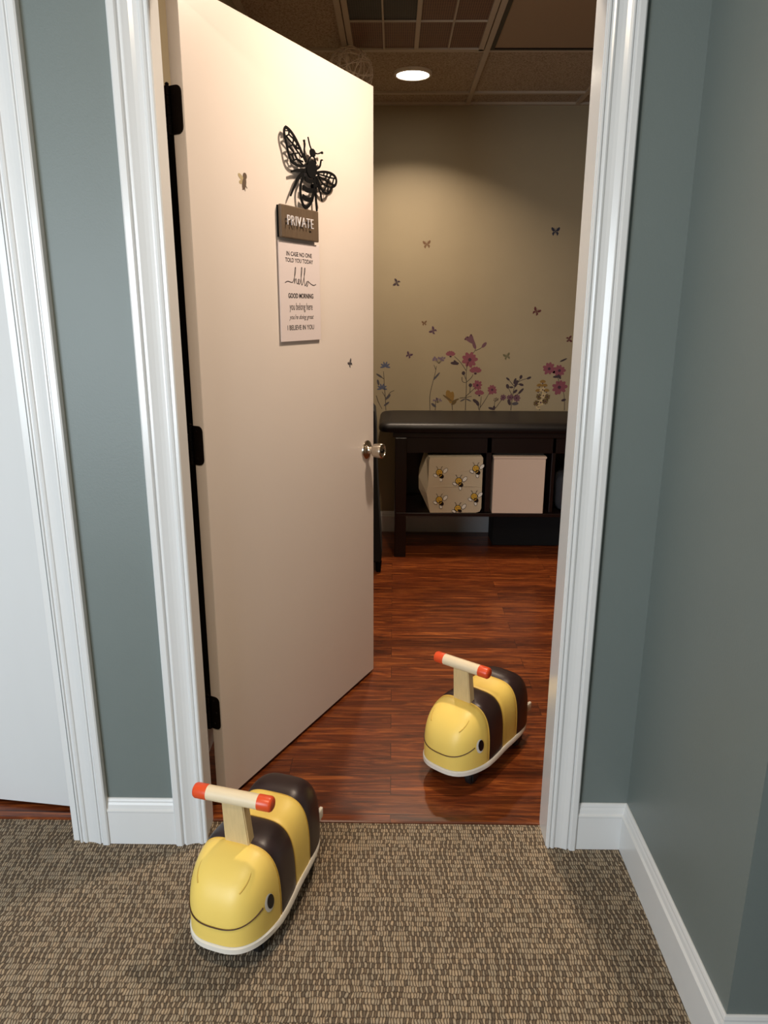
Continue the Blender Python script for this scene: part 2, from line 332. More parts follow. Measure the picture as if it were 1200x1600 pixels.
# ---- decal outlines in metres on their wall / door
PLANTS=[
{'n': 'blue_flower', 'l': 'blue-grey star flowers on a thin stem decal, leftmost beside the door edge', 'st': [[(-0.045, 0.783), (-0.049, 0.866), (-0.057, 0.945), (-0.057, 0.984), (-0.061, 1.022)], [(-0.045, 0.859), (-0.069, 0.898)], [(-0.057, 0.976), (-0.089, 0.995)], [(-0.105, 0.874), (-0.093, 0.835), (-0.069, 0.791)], [(-0.045, 0.847), (-0.022, 0.894), (0.006, 0.906)]], 'bl': [((-0.05, 1.05), 0.0316, 'star', 'blue'), ((-0.069, 0.917), 0.0316, 'star', 'blue')], 'lf': [((-0.069, 0.984), (-0.105, 1.007), 0.0119, 'slate'), ((-0.089, 0.937), (-0.097, 0.972), 0.0138, 'slate'), ((-0.045, 0.851), (-0.018, 0.882), 0.0158, 'slate'), ((-0.057, 0.811), (-0.025, 0.835), 0.0119, 'slate')]},
{'n': 'lavender_flower', 'l': 'lavender umbel flower decal with forked stem, second from the left', 'st': [[(0.229, 0.785), (0.224, 0.876), (0.242, 0.954), (0.256, 1.008), (0.263, 1.055)], [(0.245, 0.97), (0.28, 1.012)], [(0.26, 1.032), (0.247, 1.062)], [(0.261, 0.785), (0.264, 0.852)]], 'bl': [((0.278, 1.089), 0.0395, 'umbel', 'lav'), ((0.276, 0.844), 0.0277, 'umbel', 'lav')], 'lf': [((0.245, 0.97), (0.284, 1.016), 0.0119, 'slate'), ((0.265, 0.805), (0.237, 0.828), 0.0158, 'slate')]},
{'n': 'golden_leaf_plant', 'l': 'small gold-leaved plant decal left of the tallest flower', 'st': [[(0.368, 0.786), (0.363, 0.837), (0.35, 0.868)], [(0.363, 0.841), (0.307, 0.88)], [(0.363, 0.841), (0.402, 0.857)], [(0.359, 0.821), (0.383, 0.833)]], 'bl': [], 'lf': [((0.359, 0.837), (0.333, 0.908), 0.0395, 'gold'), ((0.355, 0.829), (0.365, 0.9), 0.0316, 'gold'), ((0.363, 0.841), (0.307, 0.88), 0.0119, 'dgold'), ((0.363, 0.837), (0.406, 0.857), 0.0119, 'dgold'), ((0.363, 0.821), (0.39, 0.845), 0.0198, 'dgold')]},
{'n': 'tall_pink_flower', 'l': 'tallest flower decal with pink blooms, trumpet flower and bud on top', 'st': [[(0.448, 0.786), (0.449, 0.869), (0.45, 0.955), (0.444, 1.005), (0.45, 1.063), (0.468, 1.117), (0.498, 1.148), (0.497, 1.178)], [(0.498, 1.148), (0.532, 1.163), (0.547, 1.182)], [(0.444, 1.029), (0.411, 1.078), (0.371, 1.113)], [(0.45, 0.959), (0.48, 0.986), (0.488, 1.006)], [(0.45, 0.967), (0.437, 0.994), (0.429, 1.013)], [(0.449, 0.873), (0.483, 0.904), (0.506, 0.928)], [(0.472, 0.897), (0.474, 0.94)], [(0.421, 0.99), (0.422, 0.959), (0.45, 0.955)], [(0.41, 0.861), (0.449, 0.865), (0.484, 0.873)]], 'bl': [((0.465, 1.212), 0.0356, 'trumpet', 'mauve'), ((0.347, 1.124), 0.0316, 'side', 'pink'), ((0.465, 1.094), 0.0474, 'daisy', 'pink'), ((0.502, 1.025), 0.0395, 'side', 'pink'), ((0.517, 0.94), 0.0316, 'daisy', 'pink'), ((0.429, 1.013), 0.0119, 'dot', 'dark'), ((0.474, 0.94), 0.0119, 'dot', 'dark')], 'lf': [((0.536, 1.167), (0.562, 1.197), 0.0198, 'mauve'), ((0.399, 1.071), (0.349, 1.074), 0.0198, 'dark'), ((0.392, 1.063), (0.368, 1.09), 0.0158, 'dark'), ((0.498, 1.159), (0.481, 1.197), 0.0198, 'mauve'), ((0.445, 0.857), (0.414, 0.841), 0.0079, 'slate'), ((0.449, 0.857), (0.482, 0.842), 0.0079, 'slate')]},
{'n': 'pink_flower', 'l': 'pair of pink cup flowers on crossed stems, right of the tallest flower', 'st': [[(0.535, 0.786), (0.541, 0.83), (0.544, 0.873)], [(0.538, 0.802), (0.564, 0.842), (0.59, 0.889)], [(0.531, 0.79), (0.526, 0.822), (0.509, 0.85)]], 'bl': [((0.531, 0.889), 0.0316, 'side', 'pink'), ((0.609, 0.913), 0.0316, 'daisy', 'pink')], 'lf': [((0.525, 0.83), (0.493, 0.853), 0.0198, 'dark'), ((0.53, 0.814), (0.513, 0.846), 0.0198, 'dark')]},
{'n': 'small_brown_flower', 'l': 'small brown flower decal with two tiny heads near the shelf top centre', 'st': [[(0.626, 0.787), (0.628, 0.846)], [(0.634, 0.799), (0.671, 0.854)]], 'bl': [((0.631, 0.85), 0.0198, 'umbel', 'brown'), ((0.678, 0.866), 0.0198, 'daisy', 'mauve')], 'lf': [((0.63, 0.791), (0.59, 0.803), 0.0158, 'dark'), ((0.626, 0.791), (0.625, 0.815), 0.0158, 'dark')]},
{'n': 'budding_branch', 'l': 'dark branching decal full of buds left of the gold hyacinth', 'st': [[(0.729, 0.787), (0.734, 0.851), (0.742, 0.929), (0.76, 0.956), (0.783, 0.972), (0.837, 0.988)], [(0.741, 0.937), (0.7, 0.983)], [(0.732, 0.882), (0.707, 0.925)], [(0.741, 0.87), (0.771, 0.89), (0.801, 0.918)], [(0.76, 0.953), (0.782, 0.988)], [(0.753, 0.949), (0.792, 0.945)]], 'bl': [((0.721, 0.866), 0.0217, 'daisy', 'mauve'), ((0.761, 0.863), 0.0237, 'daisy', 'mauve')], 'lf': [((0.741, 0.949), (0.751, 0.984), 0.0158, 'dark'), ((0.746, 0.929), (0.763, 0.972), 0.0178, 'dark'), ((0.772, 0.949), (0.8, 0.941), 0.0158, 'dark'), ((0.818, 0.98), (0.844, 0.992), 0.0138, 'dark'), ((0.778, 0.98), (0.785, 1.003), 0.0178, 'dark'), ((0.707, 0.921), (0.698, 0.948), 0.0198, 'dark'), ((0.714, 0.929), (0.738, 0.929), 0.0119, 'dark'), ((0.74, 0.894), (0.762, 0.914), 0.0158, 'dark'), ((0.771, 0.89), (0.801, 0.922), 0.0138, 'dark'), ((0.724, 0.819), (0.71, 0.855), 0.0198, 'dark'), ((0.735, 0.827), (0.774, 0.831), 0.0198, 'slate'), ((0.712, 0.972), (0.692, 0.987), 0.0119, 'dark')]},
{'n': 'hyacinth', 'l': 'gold and cream hyacinth spike decal between branch and rightmost pink flowers', 'st': [[(0.907, 0.788), (0.91, 0.871), (0.917, 0.957)]], 'bl': [((0.917, 0.961), 0.0198, 'side', 'gold'), ((0.898, 0.938), 0.0198, 'side', 'gold'), ((0.93, 0.938), 0.0198, 'side', 'gold'), ((0.892, 0.906), 0.0198, 'side', 'gold'), ((0.919, 0.914), 0.0198, 'daisy', 'cream'), ((0.943, 0.907), 0.0198, 'side', 'gold'), ((0.898, 0.871), 0.0198, 'daisy', 'dgold'), ((0.925, 0.879), 0.0198, 'daisy', 'cream'), ((0.95, 0.871), 0.0198, 'daisy', 'dgold'), ((0.885, 0.832), 0.0198, 'daisy', 'dgold'), ((0.912, 0.836), 0.0237, 'daisy', 'cream'), ((0.939, 0.844), 0.0198, 'daisy', 'dgold'), ((0.898, 0.808), 0.0158, 'daisy', 'cream')], 'lf': []},
{'n': 'large_pink_flower', 'l': 'three large pink daisies decal, rightmost beside the door casing', 'st': [[(1.061, 0.789), (1.056, 0.872), (1.046, 0.903)], [(1.015, 0.95), (1.013, 0.981), (0.996, 0.996)]], 'bl': [((0.951, 1.042), 0.0395, 'daisy', 'pink'), ((1.014, 1.031), 0.0395, 'daisy', 'pink'), ((1.02, 0.93), 0.0474, 'daisy', 'pink')], 'lf': [((1.024, 0.997), (0.977, 0.992), 0.0158, 'dark'), ((1.025, 0.981), (1.007, 1.008), 0.0158, 'dark'), ((1.065, 0.856), (1.038, 0.848), 0.0158, 'dark'), ((1.014, 1.085), (1.055, 1.104), 0.0099, 'dark')]},
]
BUTTERFLIES=[
((0.191, 1.755), 0.0237, 0.1, 'tan', 'tan butterfly decal highest on the left of the back wall'),
((0.017, 1.54), 0.0217, 1.3, 'dark', 'brown butterfly decal flying sideways beside the door edge'),
((0.938, 1.828), 0.0257, 0, 'navy', 'navy blue butterfly decal, topmost on the back wall'),
((0.853, 1.378), 0.0237, -0.5, 'red', 'dark red butterfly decal alone on the right half of the wall'),
((0.184, 1.308), 0.0158, 0.1, 'tan', 'tiny tan butterfly decal, upper of the close pair'),
((0.239, 1.264), 0.0217, 1.0, 'purple', 'purple butterfly decal, lower of the close pair'),
((0.094, 1.119), 0.0198, -0.5, 'purple', 'purple butterfly decal low on the left above the table'),
((0.69, 1.114), 0.0217, 0.3, 'olive', 'faint olive butterfly decal above the budding branch'),
((1.059, 1.218), 0.0198, -1.4, 'red', 'dark butterfly decal half behind the right door jamb'),
]
BEE_STROKES=[([(0.382, 1.861), (0.375, 1.853), (0.377, 1.838), (0.385, 1.822), (0.39, 1.808), (0.395, 1.793), (0.407, 1.78), (0.427, 1.776), (0.447, 1.775), (0.48, 1.781)], 0.00504, 0.00504), ([(0.382, 1.862), (0.397, 1.86), (0.419, 1.85), (0.441, 1.832), (0.46, 1.811), (0.48, 1.792)], 0.00504, 0.00588), ([(0.384, 1.84), (0.399, 1.846), (0.398, 1.855)], 0.00252, 0.00252), ([(0.398, 1.855), (0.384, 1.853)], 0.00189, 0.00189), ([(0.384, 1.84), (0.415, 1.826), (0.446, 1.818)], 0.00252, 0.00252), ([(0.399, 1.846), (0.416, 1.84), (0.422, 1.847)], 0.00252, 0.00252), ([(0.415, 1.826), (0.421, 1.839), (0.416, 1.84)], 0.00252, 0.00252), ([(0.421, 1.839), (0.435, 1.832)], 0.00252, 0.00252), ([(0.39, 1.813), (0.415, 1.824)], 0.00252, 0.00252), ([(0.396, 1.817), (0.425, 1.804), (0.395, 1.795)], 0.00294, 0.00294), ([(0.415, 1.824), (0.443, 1.808), (0.46, 1.799)], 0.00252, 0.00252), ([(0.425, 1.804), (0.433, 1.79), (0.465, 1.789)], 0.00294, 0.00294), ([(0.408, 1.799), (0.421, 1.788), (0.412, 1.78)], 0.00273, 0.00273), ([(0.433, 1.79), (0.421, 1.787)], 0.00273, 0.00273), ([(0.449, 1.824), (0.434, 1.817)], 0.00252, 0.00252), ([(0.439, 1.79), (0.465, 1.78)], 0.00273, 0.00273), ([(0.435, 1.831), (0.432, 1.817)], 0.0021, 0.0021), ([(0.425, 1.804), (0.446, 1.808)], 0.00252, 0.00252), ([(0.532, 1.77), (0.554, 1.776), (0.587, 1.781), (0.62, 1.781), (0.642, 1.775), (0.648, 1.763), (0.639, 1.75), (0.615, 1.742), (0.61, 1.731), (0.591, 1.721), (0.571, 1.724), (0.552, 1.735), (0.533, 1.761)], 0.00504, 0.00504), ([(0.535, 1.768), (0.57, 1.769), (0.606, 1.768), (0.642, 1.77)], 0.00294, 0.00294), ([(0.541, 1.764), (0.576, 1.759), (0.605, 1.752), (0.632, 1.751)], 0.00294, 0.00294), ([(0.547, 1.76), (0.569, 1.744), (0.595, 1.742), (0.614, 1.742)], 0.00273, 0.00273), ([(0.577, 1.778), (0.573, 1.768)], 0.00252, 0.00252), ([(0.596, 1.781), (0.589, 1.767), (0.576, 1.759)], 0.00252, 0.00252), ([(0.62, 1.781), (0.606, 1.768), (0.596, 1.755), (0.589, 1.743), (0.572, 1.726)], 0.00294, 0.00294), ([(0.63, 1.767), (0.622, 1.751)], 0.00252, 0.00252), ([(0.595, 1.742), (0.595, 1.725)], 0.00231, 0.00231), ([(0.559, 1.742), (0.579, 1.747)], 0.0021, 0.0021), ([(0.512, 1.826), (0.502, 1.838), (0.494, 1.858)], 0.00294, 0.00252), ([(0.524, 1.823), (0.542, 1.821), (0.566, 1.83)], 0.00294, 0.00294), ([(0.488, 1.785), (0.492, 1.8), (0.509, 1.812), (0.524, 1.81), (0.532, 1.794)], 0.00336, 0.00336), ([(0.485, 1.792), (0.475, 1.806), (0.473, 1.822), (0.479, 1.838), (0.472, 1.844)], 0.0042, 0.00336), ([(0.529, 1.778), (0.555, 1.789), (0.56, 1.8), (0.562, 1.809), (0.571, 1.81)], 0.00546, 0.00294), ([(0.479, 1.768), (0.44, 1.764), (0.405, 1.755)], 0.0105, 0.00378), ([(0.467, 1.761), (0.439, 1.745), (0.424, 1.724), (0.411, 1.709), (0.399, 1.692)], 0.0105, 0.00294), ([(0.528, 1.76), (0.541, 1.74), (0.554, 1.723), (0.564, 1.697)], 0.00714, 0.00252), ([(0.523, 1.755), (0.53, 1.727), (0.53, 1.699), (0.534, 1.667)], 0.01008, 0.00504), ([(0.466, 1.753), (0.449, 1.732), (0.445, 1.712), (0.449, 1.689), (0.46, 1.674), (0.473, 1.669), (0.492, 1.679), (0.509, 1.696), (0.517, 1.718), (0.521, 1.74), (0.519, 1.761)], 0.00714, 0.00714), ([(0.471, 1.747), (0.49, 1.741), (0.518, 1.746)], 0.00924, 0.0084), ([(0.46, 1.723), (0.483, 1.716), (0.517, 1.721)], 0.01155, 0.0105), ([(0.458, 1.699), (0.482, 1.691), (0.51, 1.697)], 0.0105, 0.0105)]
BEE_DISKS=[((0.515, 1.82), 0.01092), ((0.566, 1.829), 0.00357), ((0.472, 1.844), 0.00273)]
BEE_BODY=[(0.495, 1.793), (0.508, 1.802), (0.523, 1.8), (0.535, 1.783), (0.53, 1.767), (0.518, 1.753), (0.497, 1.752), (0.482, 1.761), (0.478, 1.776)]
# ------------------------------------------------------------------ measurements
YC = 1.665; YW = 1.683; YWB = 1.81      # casing face, hall face of the doorway wall, its room face
XLJ, XRJ = -0.499, 0.418                # jamb faces of the doorway
XLI, XLO, XRI, XRO = -0.4915, -0.5743, 0.4200, 0.4943
XW = 0.6257; YO = 1.078; XF = -0.754
YB = 4.585; ZC = 2.49; XP = -0.605      # room: back wall, ceiling, left wall
XR2 = 2.1
HD = 2.10                               # head height of openings
X2I = XF-0.083                          # inner edge of casing of second door

# ------------------------------------------------------------------ floors
fl = struct('floor', B(-2.5, 2.6, -1.5, 1.765, -0.03, 0.0), M['carpet'], 'brown flecked loop carpet floor of the hallway')
f2 = struct('floor.001', B(-2.5, XR2+.1, 1.785, YB+.1, -0.03, 0.0), M['planks'], 'glossy cherry red plank floor of the room behind the doorway')
bm = bmesh.new(); sweep(bm, [(-2.5, 1.765), (2.1, 1.765)], [(-.02, -.01), (-.02, 0.002), (-.012, .006), (0.008, .006), (0.014, 0.001), (0.014, -.01)], -1)
bm.free()
th = bmesh.new()
prof = [(1.762, -.02), (1.762, .003), (1.766, .006), (1.786, .006), (1.79, .001), (1.79, -.02)]
for x0, x1 in ((XLJ-.012, XRJ+.012), (-1.78, X2I-.004)):
    prism(th, prof, x0, x1, lambda a, b, t: Vector((t, a, b)))
struct('trim_1', th, M['planks'], 'reddish wood threshold strips where carpet meets planks')

# ------------------------------------------------------------------ doorway wall (pieces around two openings)
wb = bmesh.new()
def wallseg(x0, x1, z0=0.0, z1=ZC): box(wb, x0, x1, YW, YWB, z0, z1)
wallseg(-2.5, -1.80); wallseg(X2I-.02, XLJ-.02); wallseg(XRJ+.02, XW+.12)
wallseg(-1.80, X2I-.02, HD+.02, ZC); wallseg(XLJ-.02, XRJ+.02, HD+.02, ZC)
struct('wall_doorway', wb, M['wall'], 'grey blue hallway wall holding the open doorway')
rb = bmesh.new()
for x0, x1, z0 in ((XP-.01, XLJ-.02, 0), (XRJ+.02, XR2, 0), (XLJ-.02, XRJ+.02, HD+.02)): box(rb, x0, x1, YWB, YWB+.004, z0, ZC)
struct('wall_front', rb, M['taupe'], 'taupe inner face of the doorway wall inside the room')
# right return wall
struct('wall_right', B(XW, XW+.12, YO, YW, 0, ZC), M['wall'], 'grey hallway side wall running towards the viewer on the right')
struct('wall_alcove', B(XW+.12, 2.6, YO, YO+.12, 0, ZC), M['wall'], 'blue grey wall facing the viewer at the far right edge')
struct('wall_left', B(-2.5, -2.4, -1.5, YW, 0, ZC), M['wall'], 'hallway wall to the left out of view')
struct('wall_hall_right', B(2.5, 2.6, -1.5, YO, 0, ZC), M['wall'], 'hallway wall to the right out of view')
hb = bmesh.new()
for a in ((-2.5, -2.42, 0, ZC), (-1.08, 2.6, 0, ZC), (-2.42, -1.08, 0, .58), (-2.42, -1.08, 1.92, ZC)): box(hb, a[0], a[1], -1.5, -1.4, a[2], a[3])
struct('wall_hall_back', hb, M['wall'], 'hallway wall behind the viewer with the window')
wf = bmesh.new()
for a in ((-2.42, -2.38, .58, 1.92), (-1.12, -1.08, .58, 1.92), (-2.38, -1.12, .58, .62), (-2.38, -1.12, 1.88, 1.92), (-1.77, -1.73, .62, 1.88)): box(wf, a[0], a[1], -1.48, -1.43, a[2], a[3])
struct('window_1', wf, M['trim'], 'white window frame behind the viewer')
# room shell
struct('wall_back', B(XP-.1, XR2+.1, YB, YB+.1, 0, ZC), M['taupe'], 'taupe back wall of the room with flower decals')
struct('wall_room_left', B(XP-.1, XP, YWB, YB, 0, ZC), M['taupe'], 'taupe left wall of the room hidden behind the open door')
struct('wall_room_right', B(XR2, XR2+.1, YWB, YB, 0, ZC), M['taupe'], 'taupe right wall of the room')
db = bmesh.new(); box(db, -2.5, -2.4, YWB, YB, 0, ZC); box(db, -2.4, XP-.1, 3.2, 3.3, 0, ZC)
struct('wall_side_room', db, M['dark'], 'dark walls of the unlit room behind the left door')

# ------------------------------------------------------------------ ceilings
struct('ceiling', B(-2.5, 2.6, -1.5, YW, ZC, ZC+.05), M['tile'], 'tiled ceiling of the hallway')
ce = struct('ceiling.001', B(-2.5, XR2+.1, YW, YB+.1, ZC+.012, ZC+.05), M['tile'], 'beige speckled fibre tile ceiling of the room')
TX = [-.817, -.222, .403, 1.013, 1.62]; TY = [4.362, 3.69, 3.03, 2.42]
tb = bmesh.new()
for x in TX: box(tb, x-.012, x+.012, YWB, YB, ZC, ZC+.013)
for y in TY: box(tb, XP, XR2, y-.012, y+.012, ZC+.0004, ZC+.0126)
for a in ((XP, XR2, YB-.022, YB), (XP, XR2, YWB+.004, YWB+.026)): box(tb, a[0], a[1], a[2], a[3], ZC-.001, ZC+.0128)
for a in ((XP, XP+.022, YWB, YB), (XR2-.022, XR2, YWB, YB)): box(tb, a[0], a[1], a[2], a[3], ZC-.0012, ZC+.0124)
struct('trim_2', tb, M['tee'], 'metal tee grid between the ceiling tiles')

# ------------------------------------------------------------------ casings (profiled, real depth)
# profile across the width: w (0 inner edge .. 1 outer), d protrusion from the wall
CP = [(0, 0), (0, .009), (.03, .0120), (.075, .0120), (.095, .0080), (.125, .0080), (.15, .0110), (.20, .0125), (.25, .0110), (.275, .0080), (.31, .0080), (.40, .0088), (.50, .0108), (.60, .0142), (.66, .0165), (.70, .0165), (.715, .0125), (.745, .0125), (.77, .0175), (.81, .0205), (.96, .0205), (1.0, .0180), (1.0, 0)]
def casing(name, xi, xo, label, z1=HD+.01):
    bm = bmesh.new(); w_ = xo-xi
    prism(bm, [(xi+w_*a, YW-d) for a, d in CP], 0.0, z1, lambda a, b, t: Vector((a, b, t)))
    return struct(name, bm, M['trim'], label)
casing('trim_3', XLI, XLO, 'white ribbed casing left of the open doorway')
casing('trim_4', XRI, XRO, 'white ribbed casing right of the open doorway')
casing('trim_5', X2I, XF, 'white ribbed casing beside the far left door')
def headcase(name, x0, x1, label):
    bm = bmesh.new(); w_ = .083
    prism(bm, [(YW-d, HD+w_*a) for a, d in CP], x0, x1, lambda a, b, t: Vector((t, a, b))); return struct(name, bm, M['trim'], label)
headcase('trim_6', XLO, XRO, 'white casing over the doorway')
headcase('trim_7', -1.88, XF, 'white casing over the far left door')
# jambs
jb = bmesh.new()
box(jb, XLJ-.02, XLJ-.012, YW-.003, YWB+.002, 0, HD+.012); box(jb, XLJ-.012, XLJ, YW-.003, 1.768, 0, HD, )
box(jb, XRJ+.012, XRJ+.02, YW-.003, YWB+.002, 0, HD+.012); box(jb, XRJ, XRJ+.012, YW-.003, 1.768, 0, HD)
box(jb, XLJ-.012, XRJ+.012, YW-.003, 1.768, HD, HD+.012); box(jb, XLJ-.012, XRJ+.012, 1.768, YWB+.002, HD+.012, HD+.02)
struct('trim_8', jb, M['trim'], 'white door jamb lining the open doorway')
j2 = bmesh.new()
box(j2, X2I-.02, X2I-.005, YW-.003, YWB+.002, 0, HD+.012); box(j2, -1.80, -1.785, YW-.003, YWB+.002, 0, HD+.012); box(j2, -1.785, X2I-.02, YW-.003, YWB+.002, HD, HD+.02)
struct('trim_9', j2, M['trim'], 'white jamb of the far left door')

# ------------------------------------------------------------------ baseboards
BP = [(0, 0.0), (.014, 0.0), (.014, .098), (.0155, .100), (.0155, .104), (.0105, .108), (.009, .118), (.0065, .124), (.0065, .128), (.0045, .133), (.002, .135), (0, .135)]
def baseboard(name, path, label, side=1):
    bm = bmesh.new(); sweep(bm, path, BP, side); return struct(name, bm, M['trim'], label)
baseboard('baseboard_right', [(XRO, YW), (XW, YW), (XW, YO), (2.5, YO)], 'white moulded baseboard running round the right corner')
baseboard('baseboard_left', [(XF, YW), (XLO, YW)], 'short white moulded baseboard between the two left casings')
baseboard('baseboard_back', [(XP, YB), (XR2, YB)], 'white baseboard along the room back wall under the table')
baseboard('baseboard_room_left', [(XP, YWB+.01), (XP, YB)], 'white baseboard behind the open door')

# ------------------------------------------------------------------ doors
ANG = PI/2-0.461
def slab(name, loc, rz, label):
    bm = B(0, .914, 0, .035, .012, 2.085, bev=.0015, seg=1)
    o = struct(name, bm, M['door'], label); o.location = loc; o.rotation_euler = (0, 0, rz); return o
d1 = slab('door_1', (-.4772, 1.8415, 0), ANG, 'cream white flush door standing open into the room')
for i, (z0, z1) in enumerate(((1.776, 1.877), (1.004, 1.105), (.240, .341))):
    bm = bmesh.new(); r = .014
    pts = [(.034, z0), (.034, z1)]
    pts = [(.036, z0), (.004+r, z0)] + [(.004+r-r*math.sin(t), z0+r-r*math.cos(t)) for t in (PI/8, PI/4, 3*PI/8)] + [(.004, z0+r), (.004, z1-r)] + [(.004+r-r*math.cos(t), z1-r+r*math.sin(t)) for t in (PI/8, PI/4, 3*PI/8)] + [(.004+r, z1), (.036, z1)]
    prism(bm, pts, -.0022, .0002, lambda a, b, t: Vector((t, a, b)))
    for k, (a, c) in enumerate(((.024, .15), (.016, .5), (.024, .85))):
        lathe(bm, [(0, 0), (.004, 0), (.0035, .0008), (0, .0008)], 12, Matrix.Translation((-.0022, a, z0+(z1-z0)*c)) @ Matrix.Rotation(-PI/2, 4, 'Y'))
    h = obj('hinge', bm, M['hinge'], d1, 'auto')
    bm = bmesh.new(); n_ = 5; hh = (z1-z0)/n_
    for k in range(n_): lathe(bm, [(0, 0), (.0062, 0), (.0062, hh-.0012), (0, hh-.0012)], 14, Matrix.Translation((-.006, .040, z0+k*hh)))
    lathe(bm, [(0, 0), (.004, 0), (.005, .003), (.003, .006), (0, .006)], 12, Matrix.Translation((-.006, .040, z1)))
    obj('hinge_barrel', bm, M['hinge'], h, 'auto')
# knob on the hall face (-y local)
kx, kz = .858, .905
KM = Matrix.Translation((kx, 0, kz)) @ Matrix.Rotation(PI/2, 4, 'X')
bm = bmesh.new(); lathe(bm, [(0, 0), (.033, 0), (.034, .002), (.033, .005), (.026, .009), (.0145, .012), (.012, .016), (.0115, .028), (.0125, .031)], 48, KM)
kn = obj('rose', bm, M['nickel'], d1, 'auto')
bm = bmesh.new(); lathe(bm, [(.0125, .029), (.021, .031), (.0235, .034), (.0240, .038), (.0262, .056), (.0265, .062), (.0255, .066), (.0225, .068), (.0195, .0675), (.0185, .0655), (0, .065)], 48, KM)
kb = obj('knob', bm, M['nickel'], d1, 'auto')
bm = bmesh.new(); lathe(bm, [(0, .065), (.0075, .065), (.0072, .0685), (0, .0685)], 24, KM); obj('keyhole', bm, M['dark_metal'], kb, 'auto')
bm = bmesh.new(); box(bm, .914, .9152, .006, .029, kz-.029, kz+.029, bev=.0004, seg=1); box(bm, .915, .924, .011, .024, kz-.008, kz+.008, bev=.002)
obj('latch', bm, M['nickel'], d1)
KM2 = Matrix.Translation((kx, .035, kz)) @ Matrix.Rotation(-PI/2, 4, 'X')
bm = bmesh.new(); lathe(bm, [(0, 0), (.033, 0), (.033, .005), (.0145, .012), (.0115, .028), (.021, .031), (.0262, .056), (.0225, .068), (0, .066)], 32, KM2); obj('knob', bm, M['nickel'], d1, 'auto')

d2 = slab('door_2', (-1.136-.655, 1.832+.085, 0), math.radians(-7.4), 'white flush door slightly ajar at the far left')
d2.data.materials[0] = M['trim']
bm = bmesh.new(); lathe(bm, [(0, 0), (.033, 0), (.033, .005), (.0145, .012), (.0115, .028), (.021, .031), (.0262, .056), (.0225, .068), (0, .066)], 32, Matrix.Translation((.06, 0, .905)) @ Matrix.Rotation(PI/2, 4, 'X')); obj('knob', bm, M['nickel'], d2, 'auto')

# ------------------------------------------------------------------ things fixed on the open door (local: x along door, z up, -y towards the hall)
DOORM = Matrix.Translation((-.4772, 1.8415, 0)) @ Matrix.Rotation(ANG, 4, 'Z')
def dframe(cs, cz, off=0.0):
    """a frame centred at (cs, cz) on the door face"""
    def f(a, b, t): return Vector((a-cs, -t, b-cz))
    return f
def ondoor(o, cs, cz):
    o.matrix_world = DOORM @ Matrix.Translation((cs, 0, cz)); return o
# black metal bee
cs, cz = .52, 1.75; F = dframe(cs, cz)
root = ondoor(empty('metal_bee'), cs, cz); tag(root, 'black cut metal bee silhouette mounted above the private sign', 'wall art')
import collections
bmW = collections.defaultdict(bmesh.new)
for i, (p, w0, w1) in enumerate(BEE_STROKES):
    k = 'wing' if i < 18 else 'wing2' if i < 28 else 'ant' if i < 29 else 'ant2' if i < 30 else 'body' if i == 30 or i >= 37 else 'legs%d' % i
    t = {'wing': .0130, 'wing2': .0134, 'ant': .0126, 'ant2': .0126, 'body': .0140, }.get(k, .0122)
    kk = 1.4 if 'wing' in k else 1.15
    stroke(bmW[k], p, w0*kk, w1*kk, t, t+.003, F)
for c, r in BEE_DISKS: prism(bmW['ant2'] if abs(c[0]-BEE_DISKS[1][0][0]) < .001 else bmW['body'] if r > .008 else bmW['legs31'], ell(c, r*1.3, r*1.0), .0132, .0170, F)
prism(bmW['body'], smoothpts(BEE_BODY+[BEE_BODY[0]], 2)[:-1], .0132, .018, F)
for ps in ((.51, 1.79), (.53, 1.735)): prism(bmW['body'], ell(ps, .006, .006), .0, .017, F)
bodyo = obj('body', bmW['body'], M['black'], root)
obj('wing', bmW['wing'], M['black'], root); obj('wing', bmW['wing2'], M['black'], root)
obj('antenna', bmW['ant'], M['black'], root); obj('antenna', bmW['ant2'], M['black'], root); 
for k in [k for k in bmW if k.startswith('legs')]: obj('leg', bmW[k], M['black'], root)
# PRIVATE sign
cs, cz = .452, 1.624; root = ondoor(empty('private_sign'), cs, cz)
tag(root, 'wood grain sign with raised white letters reading PRIVATE', 'sign')
bm = bmesh.new(); box(bm, -.105, .088, -.016, -.006, -.043, .043, bev=.003, seg=2); obj('wood_panel', bm, M['walnut'], root)
bm = bmesh.new(); box(bm, -.103, .086, -.006, 0, -.041, .041); obj('backing', bm, M['black'], root)
b2 = textmesh('PRIVATE', .0385, .0012, spacing=1.12, xscale=.86, bold=-.0006); b2.transform(Matrix.Translation((-.019, -.0225, .002)) @ Matrix.Rotation(PI/2, 4, 'X'))
L = obj('lettering', b2, M['letter'], root); L['label'] = 'raised white letters PRIVATE'
bm = bmesh.new()
for k in range(7): box(bm, .016-.075+k*.0245, .016-.073+k*.0245, -.0215, -.016, -.004, .001)
bm.free()
